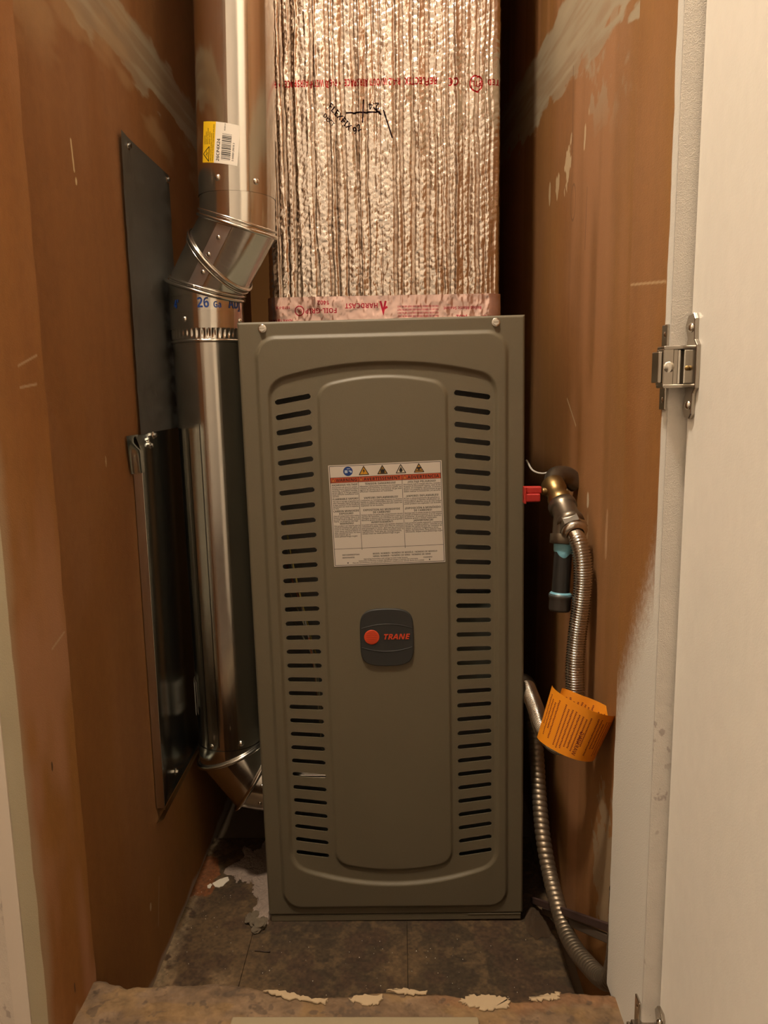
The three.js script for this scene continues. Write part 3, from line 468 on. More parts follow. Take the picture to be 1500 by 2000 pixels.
const foilTex = canvasTex(1400, 2048, (x, w, h) => {
  x.fillStyle = '#f4efe9'; x.fillRect(0, 0, w, h);
  const Y = (y) => (DY1 - y) / (DY1 - DY0) * h, S = w / (DX1 - DX0);
  x.save(); x.translate(w, Y(1.203)); x.rotate(Math.PI);   // the print runs upside down
  x.fillStyle = '#c0303c'; x.font = 'bold 54px sans-serif'; x.textBaseline = 'middle';
  x.strokeStyle = '#c0303c'; x.lineWidth = 7; x.beginPath(); x.arc(0.036 * S, -14, 36, 0, 7); x.stroke(); x.font = 'bold 36px sans-serif'; x.fillText('ETL', 0.036 * S - 33, -14);
  x.font = 'bold 40px sans-serif'; x.fillText('US LISTED', -110, -8); x.font = 'bold 52px sans-serif'; x.fillText('C€', 0.061 * S, -4);
  x.font = 'bold 46px sans-serif'; x.fillText('REFLECTIX', 0.092 * S, 4, 190); x.fillText('R-4.2 W/OUT AIRSPACE', 0.145 * S, 4, 330); x.fillText('• R-6.0 WITH AIRSPACE', 0.232 * S, 4, 330); x.fillText('• R-8.0 DOUBLE AIRSPACE', 0.320 * S, 4, 330);
  x.restore();
  x.strokeStyle = x.fillStyle = '#2a1c26'; x.lineWidth = 8; x.lineCap = 'round';
  const at = (px, py, rot, t, s) => { x.save(); x.translate((px - DX0) * S, Y(py)); x.rotate(rot); x.font = `bold ${s}px sans-serif`; x.fillText(t, 0, 0); x.restore(); };
  at(-0.098, 1.172, 0.75, 'FLEXFIX', 44); at(-0.105, 1.160, 0.75, 'DUCT', 30); at(-0.022, 1.176, Math.PI, '2.4', 46);
  x.beginPath(); x.moveTo((-0.07 - DX0) * S, Y(1.163)); x.lineTo((-0.022 - DX0) * S, Y(1.1635)); x.moveTo((-0.045 - DX0) * S, Y(1.18)); x.lineTo((-0.047 - DX0) * S, Y(1.15)); x.moveTo((-0.03 - DX0) * S, Y(1.169)); x.lineTo((-0.02 - DX0) * S, Y(1.160)); x.stroke();
  at(-0.06, 1.134, -0.35, '92', 46);
  x.beginPath(); x.moveTo((-0.016 - DX0) * S, Y(1.165)); x.lineTo((-0.004 - DX0) * S, Y(1.128)); x.stroke();
});
{
  // perimeter of the duct, starting behind on the left, round the front and back along the right
  const per = [], R = 0.016; const add = (x, z, nx, nz) => per.push([x, z, nx, nz]);
  for (let i = 0; i < 40; i++) add(DX0, DZ - 0.44 + (0.44 - R) * i / 40, -1, 0);
  for (let i = 0; i < 10; i++) { const a = Math.PI - i / 10 * Math.PI / 2; add(DX0 + R + R * Math.cos(a), DZ - R + R * Math.sin(a), Math.cos(a), Math.sin(a)); }
  const nf = 300; for (let i = 0; i <= nf; i++) add(lerp(DX0 + R, DX1 - R, i / nf), DZ, 0, 1);
  for (let i = 1; i <= 10; i++) { const a = Math.PI / 2 - i / 10 * Math.PI / 2; add(DX1 - R + R * Math.cos(a), DZ - R + R * Math.sin(a), Math.cos(a), Math.sin(a)); }
  for (let i = 1; i <= 40; i++) add(DX1, DZ - R - (0.44 - R) * i / 40, 1, 0);
  const n = per.length - 1;
  const make = (m, y0, y1, hf) => grid(n, m, (u, v) => { const q = per[Math.round(u * n)], y = lerp(y0, y1, v), s = q[3] > 0.3 ? q[0] : q[0] + q[1] * 1.37 + 3, h = hf(s, y); return [q[0] + q[2] * h, y, q[1] + q[3] * h]; },
    (u, v) => { const q = per[Math.round(u * n)]; return [(q[0] - DX0) / (DX1 - DX0), (lerp(y0, y1, v) - DY0) / (DY1 - DY0)]; });
  const scales = tile(fieldTex(512, 512, (u, v) => { const w = (a, b, k) => { const X = u * a, Y = v * b; return vn(((X % a) + a) % a, ((Y % b) + b) % b, k); }; return 0.5 * (1 - Math.abs(2 * w(48, 32, 3) - 1)) + 0.5 * (1 - Math.abs(2 * w(96, 64, 9) - 1)); }, false), 2.4, 4);
  const foilMat = std(null, 0.2, { metalness: 1, map: foilTex, bumpMap: scales, bumpScale: 0.00022 });
  foilMat.color.setRGB(0.95, 0.90, 0.87);
  obj('foil_wrap', make(420, DY0, DY1, foilH), foilMat, DU);
  obj('upper_foil_wrap', make(60, DY1, HT - 0.002, (s, y) => foilH(s, DY1)), M.steel, DU);
  // printed foil tape round the foot
  const tapeTex = canvasTex(1400, 180, (x, w, h) => {
    x.fillStyle = '#f0d6d2'; x.fillRect(0, 0, w, h); x.save(); x.translate(w, h); x.rotate(Math.PI); x.fillStyle = '#b8304a'; x.strokeStyle = '#b8304a';
    const T = (t, px, py, s, mw) => { x.font = `bold ${s}px sans-serif`; x.fillText(t, px, py, mw); };
    T('1402', 190, 66, 34); T('Rolled Mastic Sealant', 110, 112, 24, 230); T('HARDCAST', 735, 140, 40); x.lineWidth = 12; x.beginPath(); x.moveTo(690, 150); x.lineTo(705, 90); x.lineTo(722, 150); x.moveTo(680, 118); x.lineTo(712, 100); x.stroke();
    for (let k = 0; k < 5; k++) T('FOR USE ON FIBROUS BOARD AND SHEET METAL DUCT', 370, 50 + k * 18, 15, 250);
    T('FOIL-GRIP', 985, 116, 40); T('1402', 1030, 158, 34); x.lineWidth = 6; x.beginPath(); x.arc(1215, 104, 26, 0, 7); x.stroke(); T('UL', 1200, 113, 26);
    T('Rolled Mastic Sealant', 960, 30, 24, 230); T('hardcast.com', 690, 42, 20); x.beginPath(); x.arc(330, 26, 20, 0, 7); x.stroke(); T('LISTED', 30, 60, 24); T('NFPA 181A-P', 1260, 60, 22); T('181B-FX', 1270, 130, 22);
    x.restore();
  });
  const tm = std(null, 0.22, { metalness: 0.9, map: tapeTex }); tm.color.setRGB(0.95, 0.90, 0.87);
  const tape = obj('foil_tape', make(40, DY0 - 0.0005, DY0 + 0.0475, (s, y) => 0.0042 + 0.0042 * (fbm(s * 44, y * 28, 95, 4) - 0.5) - 0.0016 * Math.abs(fbm(s * 60, y * 40, 96, 3) - 0.5) * 2), tm, DU);
  { const uv = tape.geometry.attributes.uv; for (let i = 0; i < uv.count; i++) uv.setY(i, (uv.getY(i) * (DY1 - DY0) + 0.0005) / 0.048); }
  tape.userData.label = 'pinkish printed foil tape round the foot of the duct';
}

// ---------------------------------------------------------------- vent pipe
const VP = thing('vent_pipe', 'galvanized round vent pipe with offset elbow left of the furnace', 'pipe', [0, 0, 0]);
const PR = 0.0508;
const up0 = V(-0.2030, HT, -0.083), upA = V(-0.2155, 0.987, -0.083), loA = V(-0.2700, 0.9065, -0.108), loB = V(-0.2655, 0.236, -0.110);
const dU = upA.clone().sub(V(-0.2075, 1.27, -0.083)).normalize(), dM = loA.clone().sub(upA).normalize(), dL = loB.clone().sub(loA).normalize();
const tiltN = (a) => V(Math.sin(a), Math.cos(a), 0).normalize();
const nor = (a, b) => a.clone().add(b).normalize();
const P1 = [upA, nor(dU, dM)], P3 = [loA, nor(dM, dL)], mid = upA.clone().lerp(loA, 0.52), P2 = [mid, V(dM.x - 0.18, dM.y + 0.17, dM.z).normalize()];
const plane = (y, n = V(0, 1, 0)) => (ap, ad) => [ap.clone().addScaledVector(ad, (y - ap.y) / ad.y), n];
const atY = (y, ap, ad) => [ap.clone().addScaledVector(ad, (y - ap.y) / ad.y), ad];
obj('upper_section', gore(upA, dU, PR + 0.0006, atY(HT - 0.005, upA, dU), atY(1.0215, upA, dU)), M.galv, VP);
const g1 = obj('elbow_gore', gore(upA, dU, PR, atY(1.0225, upA, dU), P1), M.galv, VP);
const g2 = obj('elbow_gore', gore(upA, dM, PR, P1, P2), M.galv, VP);
const g3 = obj('elbow_gore', gore(upA, dM, PR - 0.0006, P2, P3), M.galv, VP);
obj('marked_collar', gore(loA, dL, PR + 0.0004, P3, atY(0.8515, loA, dL)), M.galv, VP);
obj('bead', beadRing(upA, dU, PR + 0.0016, P1, 0.0028), M.galvShiny, g1); obj('bead', beadRing(upA, dM, PR + 0.0016, P2, 0.0028), M.galvShiny, g2); obj('bead', beadRing(upA, dM, PR + 0.0016, P3, 0.0028), M.galvShiny, g3);
{ const off = (P, d) => [P[0].clone().addScaledVector(P[1], d), P[1]]; obj('second_bead', beadRing(upA, dU, PR + 0.0008, off(P1, -0.0068), 0.0018), M.galvShiny, g1); obj('second_bead', beadRing(upA, dM, PR + 0.0008, off(P2, 0.0062), 0.0016), M.galvShiny, g2); obj('second_bead', beadRing(upA, dM, PR + 0.0008, off(P3, -0.0062), 0.0016), M.galvShiny, g3); }
function onPipe(ap, ad, r, y, a) { const [u, w] = perp(ad); const o = u.clone().multiplyScalar(Math.cos(a)).addScaledVector(w, Math.sin(a)); const p = ap.clone().addScaledVector(ad, (y - ap.y) / ad.y).addScaledVector(o, r); return [p, o]; }
// which way the angle runs: +a is towards the viewer's left if perp's second axis points to -x
const SG = Math.sign(perp(dU)[1].x);
function rivet(parent, ap, ad, r, y, deg, size, mat = M.screw, name = 'rivet') { const [p, o] = onPipe(ap, ad, r, y, SG * deg * D2R); return obj(name, turned([[0.0001, size * 0.7], [size * 0.55, size * 0.6], [size * 0.9, size * 0.3], [size, 0]], p.toArray(), p.clone().add(o).toArray(), 16), mat, parent); }
obj('lap_seam', gore(upA, dM, PR + 0.0016, P1, P2, SG * -12 * D2R, SG * 9 * D2R, 12, 1, 0.004), M.lap, g2);
obj('lap_seam', gore(upA, dM, PR + 0.0012, P2, P3, SG * -12 * D2R, SG * 9 * D2R, 12, 1, 0.004), M.lap, g3);
for (const [t, d, g] of [[0.16, 4, g2], [0.42, 2, g2], [0.66, 6, g3], [0.9, 3, g3]]) { const y = lerp(upA.y, loA.y, t); rivet(g, upA, dM, PR + 0.0008, y, d - 5, 0.0034); }
for (const [y, d] of [[1.037, -17], [1.035, 40]]) rivet(VP, upA, dU, PR + 0.0005, y, d, 0.0042, M.screw, 'screw');
for (const [y, d] of [[0.8635, -23], [0.862, 74]]) rivet(VP, loA, dL, PR + 0.0004, y, d, 0.0042, M.screw, 'screw');
// crimped end and lower section
{
  const [u, w] = perp(dL); const a = atY(0.8525, loA, dL)[0], b = atY(0.8375, loA, dL)[0];
  obj('crimp', grid(360, 6, (s, t) => { const ang = s * Math.PI * 2, r = PR - 0.0004 - 0.0018 * (0.5 + 0.5 * Math.sin(ang * 44)) * Math.sin(Math.PI * clamp(t * 1.05, 0, 1)); return a.clone().lerp(b, t).addScaledVector(u, Math.cos(ang) * r).addScaledVector(w, Math.sin(ang) * r).toArray(); }), M.galvShiny, VP);
  const low = obj('lower_section', gore(loA, dL, PR - 0.001, atY(0.8375, loA, dL), atY(0.236, loA, dL)), M.galv, VP);
  obj('bead', beadRing(loA, dL, PR - 0.0002, atY(0.8345, loA, dL), 0.0024), M.galvShiny, low);
  obj('snap_seam', gore(loA, dL, PR + 0.0004, atY(0.722, loA, dL), atY(0.24, loA, dL), SG * -45 * D2R, SG * -9 * D2R, 14, 1), M.galv, low);
  obj('seam_fold', gore(loA, dL, PR + 0.0012, atY(0.708, loA, dL), atY(0.24, loA, dL), SG * -33 * D2R, SG * -29 * D2R, 4, 1), M.galvShiny, low);
  rivet(low, loA, dL, PR - 0.001, 0.243, -23, 0.0045, M.screw, 'screw'); rivet(low, loA, dL, PR - 0.001, 0.2455, 29, 0.0045, M.screw, 'screw');
  // lower elbow into the side of the furnace
  const e0 = atY(0.236, loA, dL)[0], e1 = e0.clone().addScaledVector(dL, 0.020), dE = V(0.60, -0.80, -0.0).normalize(), e2 = e1.clone().addScaledVector(dE, 0.056), dH = V(0.985, -0.17, 0).normalize(), e3 = e2.clone().addScaledVector(dH, 0.032);
  const Q1 = [e1, nor(dL, dE)], Q2 = [e2, nor(dE, dH)];
  const l1 = obj('elbow_gore', gore(e0, dL, PR, [e0, dL], Q1), M.galv, VP), l2 = obj('elbow_gore', gore(e1, dE, PR, Q1, Q2), M.galv, VP), l3 = obj('elbow_gore', gore(e2, dH, PR, Q2, [e3, dH]), M.galv, VP);
  obj('bead', beadRing(e0, dL, PR + 0.002, Q1, 0.0032), M.galvShiny, l1); obj('bead', beadRing(e1, dE, PR + 0.002, Q2, 0.0032), M.galvShiny, l2);
  const hp = e2.clone().addScaledVector(dH, 0.018); for (const a of [20, -14]) { const [u2, w2] = perp(dH), o = u2.clone().multiplyScalar(Math.cos(a * D2R)).addScaledVector(w2, Math.sin(a * D2R)); const p = hp.clone().addScaledVector(o, PR); obj('rivet', turned([[0.0001, 0.002], [0.002, 0.0017], [0.003, 0]], p.toArray(), p.clone().add(o).toArray(), 14), M.screw, l3); }
}
// stickers and print, wrapped round the pipe
function wrap(name, parent, ap, ad, r, yTop, yBot, d0, d1, shear, tex, o = {}, lab) {
  const g = grid(28, 8, (s, t) => { const dg = lerp(d0, d1, s), y = lerp(yBot, yTop, t) + shear * (s - 0.5), sl = (o.lean ?? 0) * (t - 0.5); return onPipe(ap, ad, r, y, SG * (dg + sl) * D2R)[0].toArray(); });
  const m = obj(name, g, o.mat ?? std(null, 0.45, { map: tex, ...(o.alpha ? { transparent: true } : {}) }), parent); if (lab) m.userData.label = lab; return m;
}
const stickerTex = canvasTex(640, 620, (x, w, h) => {
  x.fillStyle = '#e6ddd0'; x.fillRect(0, 0, w, h); x.fillStyle = '#e8bb1c'; x.fillRect(0, 0, w * 0.40, h);
  x.save(); x.translate(0, h); x.rotate(-Math.PI / 2); x.fillStyle = '#191510'; x.strokeStyle = '#191510';
  x.lineWidth = 14; x.lineJoin = 'round'; x.beginPath(); x.moveTo(20, 150); x.lineTo(130, 20); x.lineTo(240, 150); x.closePath(); x.stroke(); x.lineWidth = 9; x.beginPath(); x.moveTo(85, 120); x.lineTo(175, 95); x.moveTo(110, 80); x.lineTo(150, 130); x.stroke();
  x.font = 'bold 30px sans-serif'; ['CAUTION', 'SHARP EDGES', 'NOTICE PRODUIT', 'SHARP EDGES'].forEach((t, i) => x.fillText(t, 275, 50 + i * 38, 270)); x.font = 'bold 29px sans-serif'; x.fillText('PRECAUCIÓN BORDES FILOSOS', 20, 200, 560); x.fillText('PRODUCTO BORDES CORTANTES AFILADO', 20, 236, 560);
  x.font = 'bold 74px sans-serif'; x.fillText('26CP4X24', 30, 345, 540);
  let bxp = 60; let k = 7; while (bxp < 470) { k = (k * 37 + 11) % 101; const bw = 4 + (k % 4) * 4; x.fillRect(bxp, 375, bw, 150); bxp += bw + 5 + (k % 3) * 4; }
  x.font = 'bold 38px sans-serif'; x.fillText('5 04069 29018 3', 60, 575, 480); x.font = 'bold 26px sans-serif'; x.fillText('RE200123', 500, 420, 110);
  x.restore();
});
wrap('sticker', VP, upA, dU, PR + 0.0009, 1.1035, 1.0545, -43, 15, -0.008, stickerTex, { lean: 5 }, 'yellow and white barcode sticker with sharp edge warning');
const sticker2Tex = canvasTex(512, 512, (x, w, h) => { x.fillStyle = '#e8bb1c'; x.fillRect(0, 0, w * 0.45, h); x.fillStyle = '#e6ddd0'; x.fillRect(w * 0.45, 0, w * 0.55, h); x.fillStyle = '#191510'; for (let k = 0; k < 7; k++) x.fillRect(30 + k * 26, 60, 8, 380); let y = 110, k = 5; while (y < 380) { k = (k * 37 + 11) % 101; const b = 3 + (k % 3) * 3; x.fillRect(330, y, 110, b); y += b + 4 + (k % 3) * 3; } x.save(); x.translate(470, 440); x.rotate(-Math.PI / 2); x.font = 'bold 30px sans-serif'; x.fillText('26CP4X24', 0, 0, 300); x.restore(); });
wrap('sticker', VP, loA, dL, PR + 0.0009, 0.336, 0.284, -128, -62, -0.004, sticker2Tex, {}, 'yellow and white sticker low on the side of the pipe');
const markTex = canvasTex(1400, 200, (x, w, h) => {
  x.clearRect(0, 0, w, h); x.fillStyle = '#1c3f86'; x.textBaseline = 'alphabetic'; x.font = 'bold 150px sans-serif'; x.fillText("4'", 40, 160, 170); x.font = 'bold 180px sans-serif'; x.fillText('26', 500, 165, 250); x.font = 'bold 110px sans-serif'; x.fillText('Ga', 760, 165, 150); x.font = 'bold 180px sans-serif'; x.fillText('ADJ', 1030, 165, 360);
});
wrap('printed_mark', VP, loA, dL, PR + 0.0009, 0.8955, 0.8745, -47, 83, 0, markTex, { alpha: true }, 'blue gauge marking printed round the pipe');

// ---------------------------------------------------------------- sheet metal on the left wall
const SC = (parent, x, y, z, s = 0.0045) => { const w = obj('screw', [turned([[0.0001, s * 0.35], [s, s * 0.3], [s * 1.15, 0]], [x, y, z], [x + 1, y, z], 18), prism(6, s * 0.72, s * 0.95, [x, y, z], [x + 1, y, z])], M.screw, parent); return w; };
{
  const s = thing('metal_patch', 'dull grey sheet metal patch screwed high on the left wall', 'sheet metal', [-0.331, 0, 0]);
  obj('sheet', grid(40, 120, (u, v) => { const y = lerp(1.0755, 0.7125, v), z = lerp(0.0375, -0.165, u); return [0.0026 + 0.0022 * sst(0.15, 0, u) * (0.4 + fbm(1, v * 7, 3)) + 0.0022 * (fbm(u * 3, v * 9, 8, 3) - 0.5) + (u > 0.7 && v > 0.45 ? 0.003 * (fbm(u * 9, v * 14, 4) - 0.5) : 0), y, z + (u === 1 ? 0.004 * (fbm(9, v * 20, 3) - 0.5) : 0) + (u === 0 ? 0.0025 * (fbm(5, v * 9, 3) - 0.5) : 0)]; }), std([0.105, 0.10, 0.085], 0.65, { metalness: 0.35, bumpMap: grain, bumpScale: 0.0002 }), s);
  SC(s, 0.0022, 1.0655, 0.0085); SC(s, 0.0022, 1.0675, -0.155, 0.0042);
}
{
  const p = thing('metal_pan', 'shiny dark sheet metal pan with folded flange screwed low on the left wall', 'sheet metal', [-0.331, 0, 0]);
  const Z0 = 0.074, Z1 = -0.30, Y0 = 0.2050, Y1 = 0.7135;
  obj('pan_face', grid(50, 60, (u, v) => { const z = lerp(Z0 - 0.0115, Z1, u), y = lerp(Y1, Y0, v); const bulge = 0.0100 - 0.0075 * sst(0, 0.22, u) + 0.001 * (fbm(u * 4, v * 3, 8) - 0.5); const pinch = 0.006 * (1 - sst(0, 0.03, v)) * (1 - sst(0.0, 0.2, u)) + 0.006 * sst(0.975, 1, v) * (1 - sst(0, 0.3, u)); return [Math.max(0.0035, bulge - pinch + 0.001), y, z]; }), M.pan, p);
  obj('flange', grid(6, 40, (u, v) => { const y = lerp(Y1 - 0.042, Y0 + 0.012, v); return [lerp(0.0012, 0.0112, u) + 0.0006 * (fbm(1, v * 12, 6) - 0.5), y, Z0 - 0.0115 + 0.0012 * (1 - u)]; }), M.galvShiny, p);
  obj('flange_hem', sweep([[0.0114, Y1 - 0.046, Z0 - 0.0112], [0.0116, 0.45, Z0 - 0.0114], [0.0114, Y0 + 0.010, Z0 - 0.0112]], () => 0.0007, 20, 8), M.galvShiny, p);
  obj('folded_corner', grid(10, 10, (u, v) => { const y = lerp(Y1 + 0.001, Y1 - 0.046, v), z = lerp(Z0 + 0.013 - 0.008 * v, Z0 - 0.02, u); return [0.0035 + 0.0085 * sst(0.1, 0.45, v) * sst(0, 0.5, u) + 0.003 * (1 - sst(0.0, 0.3, v)) * u, y, z]; }), M.pan, p);
  obj('lower_lip', grid(20, 4, (u, v) => [lerp(0.0112, 0.0015, v) * (1 - 0.4 * u), Y0 - 0.006 * v, lerp(Z0 - 0.004, Z1, u)]), M.pan, p);
  SC(p, 0.004, 0.7055, 0.0165, 0.0040); SC(p, 0.004, 0.7095, -0.0135, 0.0046); SC(p, 0.006, 0.6975, 0.0095, 0.0042); SC(p, 0.003, 0.2265, -0.019, 0.0046); SC(p, 0.0055, 0.6995, 0.0185, 0.0036);
}

// ---------------------------------------------------------------- gas piping on the right
const G = thing('gas_valve_assembly', 'gas shutoff valve with red handle, tee and capped black drip leg', 'gas valve', [0, 0, 0]);
{
  const A = [0.1925, 0.6430, 0.045], B = [0.2020, 0.6065, 0.098];     // run of the valve and tee towards the viewer
  const at = (t) => [lerp(A[0], B[0], t), lerp(A[1], B[1], t), lerp(A[2], B[2], t)];
  obj('supply_elbow', sweep([[0.2295, 0.640, 0.012], [0.216, 0.650, 0.016], [0.200, 0.6515, 0.028], at(0)], () => 0.0125, 24, 24), M.castIron, G);
  const L = Math.hypot(B[0] - A[0], B[1] - A[1], B[2] - A[2]);
  obj('valve_body', [turned([[0.011, -0.004], [0.0145, -0.002], [0.0150, 0.010], [0.0125, 0.014], [0.0125, 0.022], [0.0145, 0.025], [0.0145, 0.033], [0.0115, 0.036]], A, B, 28)], M.brass, G);
  obj('valve_stem', turned([[0.005, 0], [0.005, 0.016], [0.003, 0.018], [0.0001, 0.018]], at(0.18), [at(0.18)[0] - 1, at(0.18)[1], at(0.18)[2] + 0.1], 16), M.brass, G);
  const hd = obj('lever_handle', [rbx(0.1530, 0.1735, 0.6245, 0.6350, 0.060, 0.0675, 0.002), rbx(0.1535, 0.1755, 0.6345, 0.6435, 0.056, 0.065, 0.002), rbx(0.1530, 0.156, 0.6225, 0.6435, 0.056, 0.0685, 0.001)], M.red, G); hd.userData.label = 'red valve handle';
  obj('tee', [turned([[0.0125, 0], [0.0172, 0.001], [0.0172, 0.0085], [0.0150, 0.0095], [0.0150, 0.028], [0.0172, 0.029], [0.0172, 0.0365], [0.0125, 0.0375]], at(0.55), B, 32), turned([[0.0142, 0], [0.0142, 0.022], [0.0168, 0.0225], [0.0168, 0.0335], [0.0115, 0.0345]], [0.1985, 0.612, 0.096], [0.1925, 0.55, 0.1090], 28)], M.castIron, G);
  const D0 = [0.1955, 0.5815, 0.1025], D1 = [0.1915, 0.5190, 0.1090];
  obj('drip_leg', turned([[0.0107, 0], [0.0107, 0.0655]], D0, D1, 28), M.iron, G);
  const cap = obj('cap', turned([[0.0108, -0.001], [0.0138, 0.0], [0.0142, 0.004], [0.0130, 0.0055], [0.0130, 0.018], [0.0118, 0.0205], [0.0001, 0.0205]], D1, [D1[0] * 2 - D0[0], D1[1] * 2 - D0[1], D1[2] * 2 - D0[2]], 28), M.castIron, G);
  cap.material = std([0.06, 0.05, 0.042], 0.45, { metalness: 0.5 });
  // pale blue thread sealant, with drips
  const dl = V(...D1).sub(V(...D0)).normalize();
  obj('thread_sealant', grid(40, 6, (s, t) => { const a = s * Math.PI * 2, [u, w] = perp(dl), drip = 0.012 + 0.006 * Math.max(0, Math.sin(a * 2 + 1.2)) + 0.003 * fbm(s * 9, 1, 3); const p = V(...D0).addScaledVector(dl, -0.001 + t * drip), r = 0.0113 + 0.0006 * fbm(s * 14, t * 4, 6) - (t > 0.99 ? 0.0006 : 0); return p.addScaledVector(u, Math.cos(a) * r).addScaledVector(w, Math.sin(a) * r).toArray(); }), M.seal, G).userData.label = 'pale blue thread sealant';
  obj('thread_sealant', turned([[0.0107, -0.003], [0.0122, -0.002], [0.0140, 0.0005], [0.0136, 0.0022], [0.0108, 0.0026]], [D1[0], D1[1] - 0.0005, D1[2]], [D1[0] * 2 - D0[0], D1[1] * 2 - D0[1], D1[2] * 2 - D0[2]], 28), M.seal, G).userData.label = 'pale blue thread sealant';
  obj('thread_sealant', turned([[0.0125, 0], [0.0162, 0.0005], [0.0160, 0.0042], [0.0125, 0.005]], [0.2022, 0.6060, 0.0995], [0.2105, 0.570, 0.152], 28), M.seal, G).userData.label = 'pale blue thread sealant';
}
{
  const FX = thing('flexible_gas_connector', 'corrugated stainless flexible gas connector hanging from the tee', 'gas hose', [0, 0, 0]);
  const N0 = [0.2030, 0.6030, 0.1030], N1 = [0.2050, 0.5955, 0.1150];
  obj('nut', [prism(6, 0.0175, 0.011, N0, N1), turned([[0.0125, 0.0108], [0.0162, 0.0108], [0.0158, 0.0155], [0.0128, 0.0190], [0.0105, 0.0190]], N0, N1, 28)], M.steel, FX);
  const path = [[0.2050, 0.5945, 0.1160], [0.2085, 0.5830, 0.1240], [0.2115, 0.5650, 0.1290], [0.2125, 0.5400, 0.1310], [0.2110, 0.5120, 0.1320], [0.2070, 0.4750, 0.1330], [0.2045, 0.4400, 0.1360], [0.2040, 0.4050, 0.1400], [0.1990, 0.3650, 0.1480], [0.1940, 0.3420, 0.1400], [0.1870, 0.3300, 0.1150], [0.1800, 0.3300, 0.0700], [0.1790, 0.338, 0.0250], [0.1775, 0.345, -0.03]];
  const pitch = 0.0031;
  obj('hose', sweep(path, (s) => 0.0102 + 0.0010 * Math.cos(s / pitch * Math.PI * 2) * sst(0.004, 0.02, s), 1000, 24), M.steel, FX);
}
{
  const tagTex = canvasTex(900, 300, (x, w, h) => {
    x.fillStyle = '#e08a10'; x.fillRect(0, 0, w, h); x.fillStyle = '#6e2410';
    let k = 3; for (let i = 0; i < 40; i++) { const px = 40 + i * 21; k = (k * 29 + 7) % 97; if (i % 9 === 8) continue; const y0 = 34 + (k % 4) * 8, y1 = h - 24 - (k % 7) * 12; for (let y = y0; y < y1; y += 9) { const b = (k * y) % 5; x.fillRect(px - (b > 2 ? 1 : 0), y, 8 + (b % 3), 6); } }
    x.save(); x.translate(640, 280); x.rotate(-Math.PI / 2); x.font = 'bold 30px sans-serif'; x.fillText('WARNING', 0, 0, 160); x.restore();
  });
  const T = thing('warning_tag', 'curled orange paper warning tag wrapped round the gas connector', 'tag', [0.1935, 0.3935, 0.1980]);
  const R = 0.0325, hgt = 0.060;
  const shape = (rOff) => grid(60, 10, (u, v) => {
    const ph = lerp(-118, 188, u) * D2R, end = sst(0.14, 0.0, u), y = lerp(-hgt / 2, hgt / 2, v) * lerp(0.86, 1.04, u) + 0.004 * (u - 0.5);
    const r = R * (1 + 0.16 * sst(0.8, 1, u)) - rOff; let x = r * Math.cos(ph), z = r * Math.sin(ph) * 0.98 - 0.012 * end;
    return [x * (1 + y * 2.0), y + z * 0.05, z * (1 + y * 2.0)];
  });
  T.rotation.z = -0.33;
  const tm = std(null, 0.6, { map: tagTex });
  obj('paper', shape(0), tm, T);
}
{
  const C = thing('armored_conduit', 'spiral armored metal conduit drooping from the furnace side to the floor', 'conduit', [0, 0, 0]);
  obj('connector', [sweep([[0.1715, 0.3150, -0.125], [0.184, 0.3170, -0.125], [0.1935, 0.3110, -0.124], [0.1968, 0.2960, -0.121], [0.1975, 0.288, -0.119]], () => 0.0122, 24, 20), turned([[0.0122, 0], [0.0142, 0.001], [0.0142, 0.008], [0.0125, 0.009]], [0.1972, 0.2935, -0.120], [0.199, 0.25, -0.108], 20)], std([0.30, 0.27, 0.22], 0.5, { metalness: 0.8 }), C);
  obj('clamp_screw', turned([[0.0001, 0.004], [0.003, 0.004], [0.003, 0]], [0.192, 0.2965, -0.107], [0.192, 0.2965, 1], 10), M.screw, C);
  const path = [[0.1975, 0.2890, -0.119], [0.1985, 0.262, -0.098], [0.1975, 0.2300, -0.062], [0.1965, 0.1800, -0.030], [0.1965, 0.1350, 0.004], [0.2002, 0.1015, 0.032], [0.2031, 0.0834, 0.078], [0.2050, 0.0767, 0.118], [0.2090, 0.0820, 0.160], [0.2140, 0.0950, 0.200], [0.2175, 0.1100, 0.235], [0.2185, 0.1320, 0.265], [0.2185, 0.1650, 0.286], [0.2185, 0.2100, 0.294], [0.2185, 0.2600, 0.295]];
  const pitch = 0.0078;
  obj('sheath', sweep(path, (s, L, a) => { const t = ((s / pitch + a / (Math.PI * 2)) % 1 + 1) % 1; return 0.0094 + 0.0015 * Math.pow(Math.sin(Math.PI * t), 0.6); }, 760, 24), std([0.27, 0.215, 0.155], 0.42, { metalness: 0.85 }), C);
}
single('thermostat_wire', sweep([[0.170, 0.668, -0.02], [0.176, 0.656, 0.0], [0.186, 0.6535, 0.010], [0.200, 0.6560, 0.012], [0.214, 0.650, 0.010], [0.2285, 0.640, 0.004]], () => 0.0012, 60, 8), std([0.42, 0.4, 0.36], 0.4), 'thin grey wire running over the gas valve to the wall', 'wire');
// thin laths leaning by the right wall
{
  const lath = (a, b, w, h, mat, label) => { const d = V(...b).sub(V(...a)), L = d.length(); const g = new RoundedBoxGeometry(w, h, L, 2, 0.001); g.translate(0, 0, L / 2); g.lookAt(d); g.translate(...a); return single('wood_lath', g, mat, label, 'lath'); };
  lath([0.1905, 0.008, -0.036], [0.2240, 0.1850, 0.255], 0.005, 0.009, std([0.055, 0.026, 0.020], 0.7), 'dark purple brown stick leaning from the floor against the right wall');
  lath([0.2030, 0.008, -0.012], [0.2240, 0.1680, 0.250], 0.006, 0.009, std([0.085, 0.058, 0.038], 0.8), 'grey brown stick lying under the darker stick by the conduit');
}
